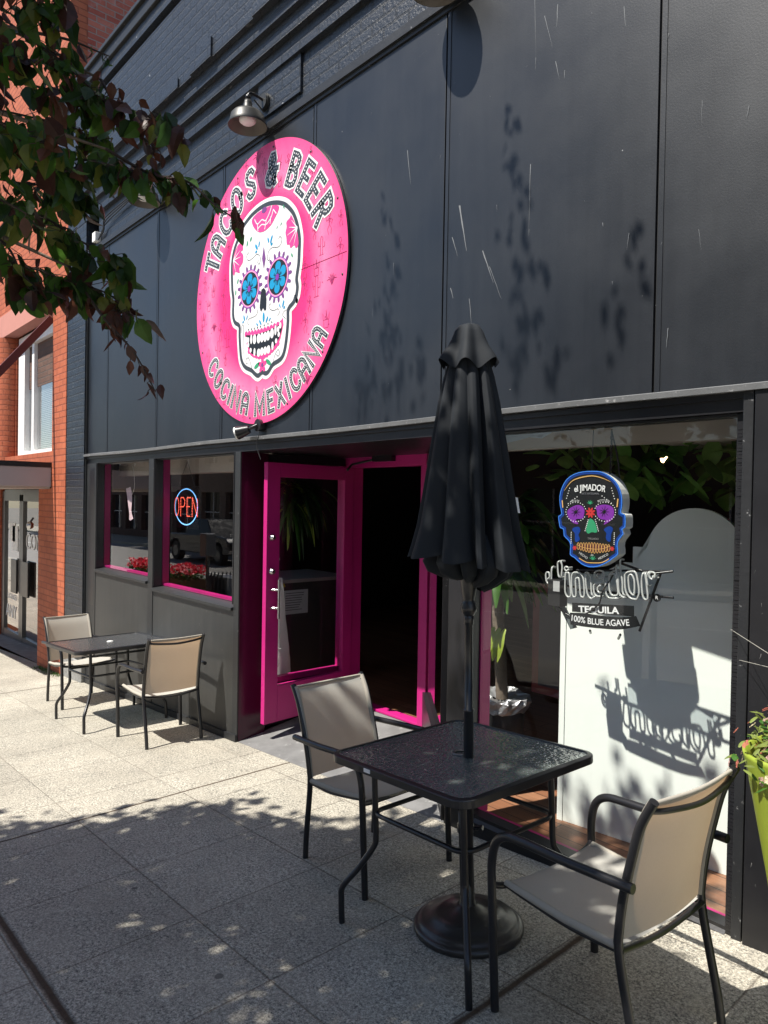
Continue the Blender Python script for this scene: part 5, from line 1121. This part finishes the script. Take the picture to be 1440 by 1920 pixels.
for i in range(1050):
    a = rl.uniform(0, 2 * pi); e = rl.uniform(-.15, 1.45); r_ = .20 * rl.uniform(.5, 1.05); p = (r_ * cos(a) * cos(e) * 1.15, r_ * sin(a) * cos(e) * 1.15, r_ * sin(e) * .85)
    if i < 700: blade(m, p, rl.uniform(0, 2 * pi), rl.uniform(-.4, 1.2), rl.uniform(.025, .05), rl.uniform(.014, .024), rl.uniform(.2, 1.6), rl.choice([0, 1, 1, 1]), 3, .2)
    else:
        nrm = Vector((cos(a) * cos(e), sin(a) * cos(e), sin(e) + .3)).normalized(); t1_ = nrm.orthogonal().normalized(); t2_ = nrm.cross(t1_); c = Vector(p) * 1.06; mi = rl.choice([0, 0, 1, 2])
        for k in range(5):
            u = 2 * pi * k / 5; q = t1_ * cos(u) + t2_ * sin(u); s_ = t1_ * -sin(u) + t2_ * cos(u); L_ = rl.uniform(.011, .016)
            b.add([c, c + q * L_ * .7 + s_ * L_ * .45 + nrm * .003, c + q * L_ + nrm * .001, c + q * L_ * .7 - s_ * L_ * .45 + nrm * .003], [(0, 1, 2, 3)], mi)
m.build('foliage', [PLANTG[0], leaf_mat('flower_leaf_lime', (.19, .24, .06), .3)], fp)
b.build('blossoms', [leaf_mat('blossom_pale_pink', (.52, .33, .31), .3), leaf_mat('blossom_cream', (.58, .50, .34), .3), leaf_mat('blossom_coral', (.50, .16, .12), .3)], fp)
m = M()
for i in range(14): a = rl.uniform(0, 2 * pi); m.tube(cr([(0.02 * cos(a), .02 * sin(a), -.03), (.09 * cos(a), .09 * sin(a), .08), (.17 * cos(a), .17 * sin(a), .10)], 4), .003, 5)
m.build('stems', PLANTG[0], fp)
# stray wires crossing the right window edge
wi = empty('guy_wires', 'two thin pale wires stretching from the right window edge past the planter', 'wires', (-1.15, -.05, 1.2))
m = M()
for a, b_ in [((-1.152, 0.02, 1.22), (-0.874, -0.35, 1.217)), ((-1.139, 0.02, 1.109), (-0.927, -0.2, 1.145))]: m.tube([Vector(a) - Vector((-1.15, -.05, 1.2)), Vector(b_) - Vector((-1.15, -.05, 1.2))], .0011, 6)
m.build('wire', pm('pale_wire_steel', (.35, .34, .30), .4), wi)

# ================================================================ NEIGHBOUR BUILDING
NB = empty('brick_office_building', 'orange painted brick building left of the black restaurant with grey canopy and glass doors', 'building', (-11, .2, -.6))
NBI = NB.matrix_world.copy()
def npart(m, name, mats, parent=None, bevel=0):
    o = m.build(name, mats, None, None, bevel); o.parent = parent or NB
    o.matrix_parent_inverse = Matrix.Translation((11, -.2, .6)) if parent is None else Matrix.Identity(4); return o
Y0 = -.04
npart(M().box(-9.27, -8.752, Y0, .16, -1.2, 11.5).box(-9.78, -9.2705, Y0, .16, -1.2, 1.785).box(-24, -9.2705, Y0, .16, 4.25, 11.5).box(-24, -11.35, Y0 + .12, .16, 2.1, 4.249), 'front_wall', ORG_BRICK)
npart(M().box(-9.27, -8.755, .161, 12, -1.2, 11.5), 'side_wall', RED_BRICK)
npart(M().box(-24, -9.271, Y0 - .03, .1, 3.98, 4.30), 'lintel_band', SOFFIT)
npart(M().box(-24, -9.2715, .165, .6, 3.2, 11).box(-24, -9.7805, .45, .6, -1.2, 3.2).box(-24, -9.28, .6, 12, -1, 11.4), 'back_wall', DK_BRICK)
m = M()
for x in (-11.55, -12.15, -12.9): m.lathe([(.17, 2.08), (.17, 3.975)], (x, .05, 0), 20)
npart(m, 'round_brick_columns', ORG_BRICK)
npart(M().box(-13.3, -9.7805, -.02, .16, 1.79, 2.25) if 0 else M().box(-24, -9.2705, Y0, .16, 2.02, 2.24), 'window_ledge_wall', ORG_BRICK)
nw = npart(M().box(-11.30, -11.0, .10, .20, 2.24, 3.95).box(-9.42, -9.272, .10, .20, 2.24, 3.95).box(-11.0, -9.42, .10, .20, 3.80, 3.95).box(-11.0, -9.42, .04, .20, 2.20, 2.30).box(-10.72, -10.62, .12, .20, 2.30, 3.80), 'window', WHITEP)
m = M(); m.add([(-11.0, .17, 2.3), (-9.42, .17, 2.3), (-9.42, .17, 3.8), (-11.0, .17, 3.8)], [(0, 1, 2, 3)]); npart(m, 'pane', GLASS, nw)
m = M()
for i in range(58): m.box(-10.98, -9.44, .20, .225, 2.32 + i * .0255, 2.332 + i * .0255)
npart(m, 'blinds', pm('grey_blinds', (.42, .42, .42), .7), nw)
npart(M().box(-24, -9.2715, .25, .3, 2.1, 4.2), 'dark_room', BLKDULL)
npart(M().box(-13.6, -9.272, -1.50, Y0 - .002, 1.80, 2.04), 'canopy', CANOPYG, bevel=.008)
npart(M().box(-13.62, -9.262, -1.52, Y0 - .001, 2.041, 2.10), 'canopy_top', BLACK)
npart(M().box(-13.55, -9.30, -1.45, Y0 - .01, 1.775, 1.799), 'canopy_soffit', TAN)
m = M(); m.beam((-9.31, -.045, 3.87), (-9.31, -1.40, 2.15), .05, .085); npart(m, 'tie_rod', DKRED)
nd = npart(M().box(-13.1, -12.95, .33, .40, -.72, 1.75).box(-12.08, -11.98, .33, .40, -.64, 1.70).box(-11.975, -11.88, .33, .40, -.63, 1.70).box(-11.05, -10.95, .33, .40, -.60, 1.75).box(-12.95, -11.05, .33, .40, 1.60, 1.78).box(-12.95, -11.05, .335, .40, -.70, -.50), 'glass_double_door', ALU)
m = M(); m.add([(-12.95, .36, -.55), (-11.05, .36, -.55), (-11.05, .36, 1.62), (-12.95, .36, 1.62)], [(0, 1, 2, 3)]); npart(m, 'pane', GLASS, nd)
npart(M().box(-10.949, -9.781, .30, .45, -1, 1.79).box(-24, -13.101, .30, .45, -1, 2.0), 'entry_wall', ORG_BRICK)
npart(M().box(-12.42, -12.12, .30, .329, .15, .68).box(-11.86, -11.5, .30, .329, .15, .68), 'push_plates', METAL_BLK, nd)
npart(M().box(-12.75, -12.40, .352, .356, .95, 1.25).box(-12.55, -12.25, .352, .356, .80, 1.2), 'posted_papers', WHITEP, nd)
def ntext(s_, size, x, z, name):
    t_ = txt(s_, size, x, z, .354, WHITE, None, name, sx=1.0); t_.parent = nd; return t_
ntext('COM', .34, -11.42, .98, 'door_lettering'); ntext('ANY', .30, -12.6, -.20, 'door_lettering'); ntext('LICENSED', .12, -12.55, .05, 'door_lettering')
ns_ = empty('wall_light', 'small silver light on the dim brick beside the glass double doors', 'wall light', (-10.0, -.08, 1.30))
m = M(); m.lathe([(0, -.05), (.04, -.03), (.045, .02), (.02, .05), (0, .05)], (0, 0, 0), 14); m.build('lamp_head', CHROME, ns_); m = M(); m.tube([(0, 0, .04), (0, .04, .10)], .012, 8); m.build('bracket', METAL_BLK, ns_)

# ================================================================ KERB TREE
LM = LEAFG
def leaf(m, p, d, up, L_, W_, mi, curl):
    """serrated ovate leaf, folded on its midrib"""
    d = d.normalized(); s_ = d.cross(up)
    if s_.length < .1: s_ = d.orthogonal()
    s_.normalize(); n_ = s_.cross(d)
    prof = ((0, .05), (.12, .55), (.3, .95), (.48, 1.0), (.66, .80), (.84, .42), (1.0, 0))
    c = []; l = []; r_ = []
    for i, (f, w_) in enumerate(prof):
        q = p + d * L_ * f - n_ * curl * L_ * f * f; jag = 1 + (.10 if i % 2 else -.05); 
        c.append(q); l.append(q + s_ * W_ * .5 * w_ * jag + n_ * W_ * .16 * w_); r_.append(q - s_ * W_ * .5 * w_ * jag + n_ * W_ * .16 * w_)
    k = len(prof); m.add(c + l + r_, [(i, i + 1, k + i + 1, k + i) for i in range(k - 1)] + [(i + 1, i, 2 * k + i, 2 * k + i + 1) for i in range(k - 1)], mi, False)
def simple_leaf(m, p, d, up, L_, W_, mi):
    d = d.normalized(); s_ = d.cross(up)
    if s_.length < .1: s_ = d.orthogonal()
    s_.normalize(); n_ = s_.cross(d)
    m.add([p, p + d * L_ * .45 + s_ * W_ * .5 + n_ * W_ * .12, p + d * L_, p + d * L_ * .45 - s_ * W_ * .5 + n_ * W_ * .12], [(0, 1, 2, 3)] if 0 else [(0, 1, 2), (0, 2, 3)], mi)
TB = Vector((-3.75, -3.85, gz(-3.75) - .05))
tr = empty('kerb_tree', 'leafy tree whose green and copper branches hang into the top left corner', 'tree', TB)
m = M(); rl = random.Random(12)
m.tube([p - TB for p in cr([TB, TB + Vector((.03, .0, .8)), TB + Vector((-.02, .02, 1.6)), TB + Vector((.03, -.05, 2.5)), TB + Vector((.1, -.2, 3.6)), TB + Vector((.2, -.5, 5.2))], 4)], [.11 - .0036 * i for i in range(21)], 12)
m.build('trunk', BARK, tr)
LB = M(); TWG = M()
for k, (pts, cnt, brown) in enumerate(TWIGS):
    P = [Vector(p) for p in pts]; far = P[0] + (P[0] - P[1]).normalized() * .35 + Vector((-.15, -.35, -.02))
    base = TB + Vector((.05, -.1, 2.2 + .13 * (k % 8)))
    if base.z > P[0].z + .8: base.z = P[0].z + .5
    LB.tube([q - TB for q in cr([base, (base + far) / 2 + Vector((0, -.2, .15)), far, P[0]], 6)], [.020 - .0009 * i for i in range(19)], 7)
    CP = cr(P, 8); TWG.tube([q - TB for q in CP], [.0055 * (1 - .75 * i / len(CP)) for i in range(len(CP))], 6)
HL = M()
for k, (pts, cnt, brown) in enumerate(TWIGS):
    CP = cr([Vector(p) for p in pts], 8); nn = len(CP)
    for i in range(int(cnt * (4.2 if cnt > 13 else 2.0))):
        f = (i + rl.random()) / (cnt * (4.2 if cnt > 13 else 2.0)); f = min(f, .999); ii = f * (nn - 1); a = CP[int(ii)]; b_ = CP[min(int(ii) + 1, nn - 1)]; p = a.lerp(b_, ii - int(ii)); t_ = (b_ - a).normalized() if (b_ - a).length > 1e-6 else Vector((1, 0, 0))
        off = Vector((rl.gauss(0, 1), rl.gauss(0, 1), rl.gauss(-.4, .8))).normalized() * rl.uniform(.01, (.11 - .06 * f) if cnt > 14 else .03)
        TWG.tube([p - TB, p + off - TB], .0012, 4, caps=False)
        d = (t_ * rl.uniform(.0, .7) + Vector((rl.uniform(-.6, .6), rl.uniform(-.6, .6), rl.uniform(-1.3, -.3)))).normalized()
        L_ = rl.choice([.04, .05, .06, .075, .09]) * rl.uniform(.85, 1.15) * (1 if cnt > 12 else .8); isb = rl.random() < brown * (.35 + f)
        mi = rl.choice([3, 4, 4]) if isb else rl.choice([0, 0, 1, 1, 2])
        leaf(HL, p + off - TB, d, Vector((rl.uniform(-1, 1), rl.uniform(-1, 1), rl.uniform(-.3, 1))), L_, L_ * rl.uniform(.5, .68), mi, rl.uniform(-.2, .55))
# main crown overhead: clumps of leaves that keep out of the camera's view
Rm = cam.matrix_world.inverted()
def seen(p, mg=.06):
    q = Rm @ p
    if q.z > -.05: return False
    x = q.x / -q.z * FPX / 720; y = q.y / -q.z * FPX / 960
    return abs(x) < 1 + mg and abs(y) < 1 + mg
def shade_ok(u, v):
    """roughly where the crown's shadow lies on the pavement plane"""
    edge = [(-4.6, -2.0), (-4.2, -1.85), (-3.9, -1.35), (-3.6, -.85), (-3.2, -.65), (-2.9, -.45), (-2.6, -.05), (-2.2, .35), (-1.7, .55), (-1.5, .2), (-1.35, -.40), (-1.1, -.8), (-.6, -1.1), (.1, -1.3)]
    for (a, e0), (b_, e1) in zip(edge, edge[1:]):
        if a <= u <= b_: return v < e0 + (e1 - e0) * (u - a) / (b_ - a)
    return False
CL = []; tries_ = 0
while len(CL) < 560 and tries_ < 60000:
    tries_ += 1
    u = rl.uniform(-4.6, .1); v = rl.uniform(-3.6, .75); h = rl.uniform(2.7, 6.2)
    if not shade_ok(u, v): continue
    c = Vector((u - .146 * h, v - .583 * h, h + gz(u)))
    cc = Vector((-2.9, -4.0, 4.3)); q = c - cc
    if (q.x / 2.6) ** 2 + (q.y / 2.5) ** 2 + (q.z / 2.4) ** 2 > 1: continue
    if seen(c, .22): continue
    CL.append((c, .26 * rl.uniform(.8, 1.3), 44))
# sparse upper sprays whose faint shadows reach the panels
for sx_, sz_, r_, cn_ in [(-3.19, 3.35, .16, 7), (-3.16, 3.05, .2, 12), (-3.14, 2.75, .2, 14), (-3.30, 2.50, .25, 16), (-3.10, 2.45, .3, 18), (-2.88, 2.45, .2, 10), (-3.36, 2.36, .12, 7), (-2.27, 3.56, .12, 6), (-2.24, 3.3, .16, 8), (-2.19, 3.02, .22, 11), (-2.15, 2.72, .3, 18), (-2.2, 2.45, .28, 16), (-2.02, 2.55, .15, 6), (-1.58, 2.7, .14, 6), (-1.64, 2.46, .14, 7), (-1.95, 2.26, .1, 5)]:
    h = 5.7 + rl.uniform(-.3, .4); t_ = (h - sz_) / .857; c = Vector((sx_ - .125 * t_, 0 - .50 * t_, h)); CL.append((c, (r_ * .35, .05, r_), cn_))
for (c, r_, cnt) in CL:
    for i in range(cnt):
        R3 = r_ if isinstance(r_, tuple) else (r_, r_, r_); p = c + Vector((rl.gauss(0, .55) * R3[0], rl.gauss(0, .55) * R3[1], rl.gauss(0, .5) * R3[2]))
        if seen(p, .05): continue
        d = Vector((rl.uniform(-1, 1), rl.uniform(-1, 1), rl.uniform(-1.2, .3))); L_ = rl.uniform(.09, .14) if not isinstance(r_, tuple) else rl.uniform(.05, .085)
        simple_leaf(HL, p - TB, d, Vector((rl.uniform(-1, 1), rl.uniform(-1, 1), 1)), L_, L_ * .66, rl.choice([0, 0, 1, 1, 2, 3]))
for i in range(26):
    c, r_, _ = CL[int(i * len(CL) / 27)]; b0 = TB + Vector((.05 + .01 * (i % 3), -.15, 2.2 + .11 * (i % 22))); mid = b0.lerp(c, .5) + Vector((0, 0, .25))
    path = cr([b0, mid, c], 6)
    if any(seen(p, .03) for p in path): continue
    LB.tube([q - TB for q in path], [.035 - .0022 * j for j in range(13)], 7)
LB.build('limbs', BARK, tr); TWG.build('twigs', pm('dark_twig', (.045, .03, .022), .8), tr); HL.build('leaves', LM, tr)

# ================================================================ ACROSS THE STREET (seen only in the window reflections)
def facade(name, label, x0, x1, y, h, mat, seed, arch=False):
    o = empty(name, label, 'building', ((x0 + x1) / 2, y, gz((x0 + x1) / 2))); ox, oy, oz = o.location; rl_ = random.Random(seed); W_ = x1 - x0
    n_ = max(2, int(W_ / 2.6)); st = int(h / 3.6); zb = 0
    m = M(); g_ = M(); t_ = M()
    cell = W_ / n_
    for s_ in range(st):
        z0 = zb + s_ * 3.6; top = 3.6
        for i in range(n_):
            a = -W_ / 2 + i * cell; sill, hd, mw = (.5, 2.9, .35) if s_ == 0 else (1.0, 2.9, .7)
            m.box(a, a + mw, 0, .4, z0, z0 + top); m.box(a + mw, a + cell - mw + .0, 0, .4, z0, z0 + sill); m.box(a + mw, a + cell - mw, 0, .4, z0 + hd, z0 + top); m.box(a + cell - mw, a + cell, 0, .4, z0, z0 + top)
            g_.box(a + mw, a + cell - mw, -.02, .1, z0 + sill, z0 + hd); t_.box(a + mw, a + cell - mw, .1, .16, z0 + sill + 1.2, z0 + sill + 1.26); t_.box(a + cell / 2 - .03, a + cell / 2 + .03, .161, .2, z0 + sill, z0 + hd)
    m.box(-W_ / 2, W_ / 2, 0, .55, st * 3.6, st * 3.6 + .6); m.box(-W_ / 2, W_ / 2, -6, -.001, 0 - 2, st * 3.6 + .5)
    if arch: m.prism([(1.2 * cos(radians(k)), st * 3.6 + 1.2 * sin(radians(k)) + .6) for k in range(0, 181, 15)], 0, .5, axis='y')
    w_ = m.build('wall', mat, o); g_.build('windows', pm('dark_window_glass', (.02, .025, .03), .08, obj=False), o); t_.build('window_bars', WHITEP, o); return o
facade('far_brick_building', 'dark brick building across the street seen in the left window reflections', -62, -40, -17.6, 7.3, DK_BRICK, 1)
facade('far_tan_building', 'tan building with rows of windows across the street', -39.5, -22, -17.6, 7.3, OPP_BRICK, 2, True)
facade('far_storefront', 'low dark storefront across the street', -21.5, -4, -17.6, 3.7, DK_BRICK, 3)
facade('far_pale_building', 'pale two storey building across the street to the right', -3.5, 22, -17.6, 7.3, pm('pale_stucco', (.42, .40, .37), .85, obj=False), 4)
def planter_box(x, label):
    o = empty('flower_box', label, 'planter', (x, -4.0, gz(x)), 'wooden kerb planters with red flowers')
    m = M(); 
    for k in range(5): m.box(-.55, .55, -.25, .25, .05 + k * .12, .16 + k * .12)
    m.build('wooden_box', pm('brown_wood', (.16, .08, .04), .8, var=.3), o)
    m = M(); b = M(); rl_ = random.Random(int(x * 10) & 255)
    for i in range(260): blade(m, (rl_.uniform(-.55, .55), rl_.uniform(-.25, .25), .62 + rl_.uniform(0, .15)), rl_.uniform(0, 6.3), rl_.uniform(0, 1.3), .10, .06, 1.0, 0, 3)
    for i in range(230): simple_leaf(b, Vector((rl_.uniform(-.6, .6), rl_.uniform(-.3, .3), .72 + rl_.uniform(0, .17))), Vector((rl_.uniform(-1, 1), rl_.uniform(-1, 1), .6)), Vector((0, 0, 1)), .09, .09, 0)
    m.build('leaves', PLANTG, o); b.build('red_flowers', leaf_mat('petal_red', (.65, .03, .06), .3), o); return o
planter_box(-16.2, 'wooden flower box at the kerb, reflected in the leftmost window'); planter_box(-14.2, 'wooden flower box at the kerb, reflected below the OPEN sign')
mt = empty('parking_meter', 'grey parking pay station post at the kerb, reflected in the OPEN window', 'parking meter', (-13.4, -4.1, gz(-13.4)))
m = M(); m.tube([(0, 0, 0), (0, 0, 1.15)], .035, 12); m.build('post', ALU, mt); m = M(); m.box(-.14, .14, -.12, .12, 1.15, 1.62); m.build('meter_head', pm('meter_grey', (.15, .16, .17), .5), mt, bevel=.03)
tc_ = empty('litter_bin', 'dark slatted litter bin at the kerb, reflected in the OPEN window', 'bin', (-12.6, -4.0, gz(-12.6)))
m = M()
for i in range(24): a = 2 * pi * i / 24; m.beam((.27 * cos(a), .27 * sin(a), .05), (.31 * cos(a), .31 * sin(a), .85), .03, .01, up=(cos(a), sin(a), 0))
m.build('slats', pm('dark_blue_steel', (.02, .03, .05), .4), tc_); m = M(); m.lathe([(.24, .04), (.25, .8), (0, .8)], n=24); m.build('liner', BLKDULL, tc_)
tk = empty('pickup_truck', 'dark pickup truck parked across the street, reflected in the OPEN window', 'truck', (-27.0, -11.6, gz(-27) - .15))
body = cr2([(-2.7, .55), (-2.75, 1.15), (-1.1, 1.18), (-.95, 1.18), (-.75, 1.80), (.75, 1.82), (1.35, 1.25), (2.5, 1.15), (2.75, .95), (2.75, .5)], 1)
bm_ = M(); bm_.prism([(-2.7, .5), (-2.75, 1.12), (-.95, 1.15), (1.4, 1.2), (2.5, 1.12), (2.75, .95), (2.75, .48), (2.35, .45), (2.3, .75), (2.05, .92), (1.7, .92), (1.45, .75), (1.4, .42), (-1.3, .42), (-1.35, .75), (-1.6, .92), (-1.95, .92), (-2.2, .75), (-2.25, .5)], -.95, .95, axis='y')
TP = pm('dark_car_paint', (.02, .022, .026), .2, spec=.6, coat=.5); bm_.build('body', TP, tk, bevel=.04)
m = M(); vs = [(x, y * s_, z) for x, z, y in ((-.95, 1.15, .9), (-.7, 1.78, .74), (.7, 1.80, .74), (1.35, 1.2, .9)) for s_ in (1, -1)]
m.add(vs, [(0, 2, 4, 6), (1, 7, 5, 3), (0, 1, 3, 2), (2, 3, 5, 4), (4, 5, 7, 6)]); m.build('cabin', pm('car_window_black', (.01, .012, .014), .06), tk, bevel=.03)
for x in (-1.78, 1.87):
    for y in (.78, -.78):
        m = M(); m.tube([(x, y - .13, .40), (x, y + .13, .40)], .40, 28); wv_ = m.build('wheel', pm('tyre', (.02, .02, .02), .8), tk); m = M(); m.tube([(x, y - .14, .40), (x, y + .14, .40)], .23, 20); m.build('rim', ALU, wv_)
m = M(); m.box(2.70, 2.77, -.9, .9, .50, .64); m.build('bumper', CHROME, tk)
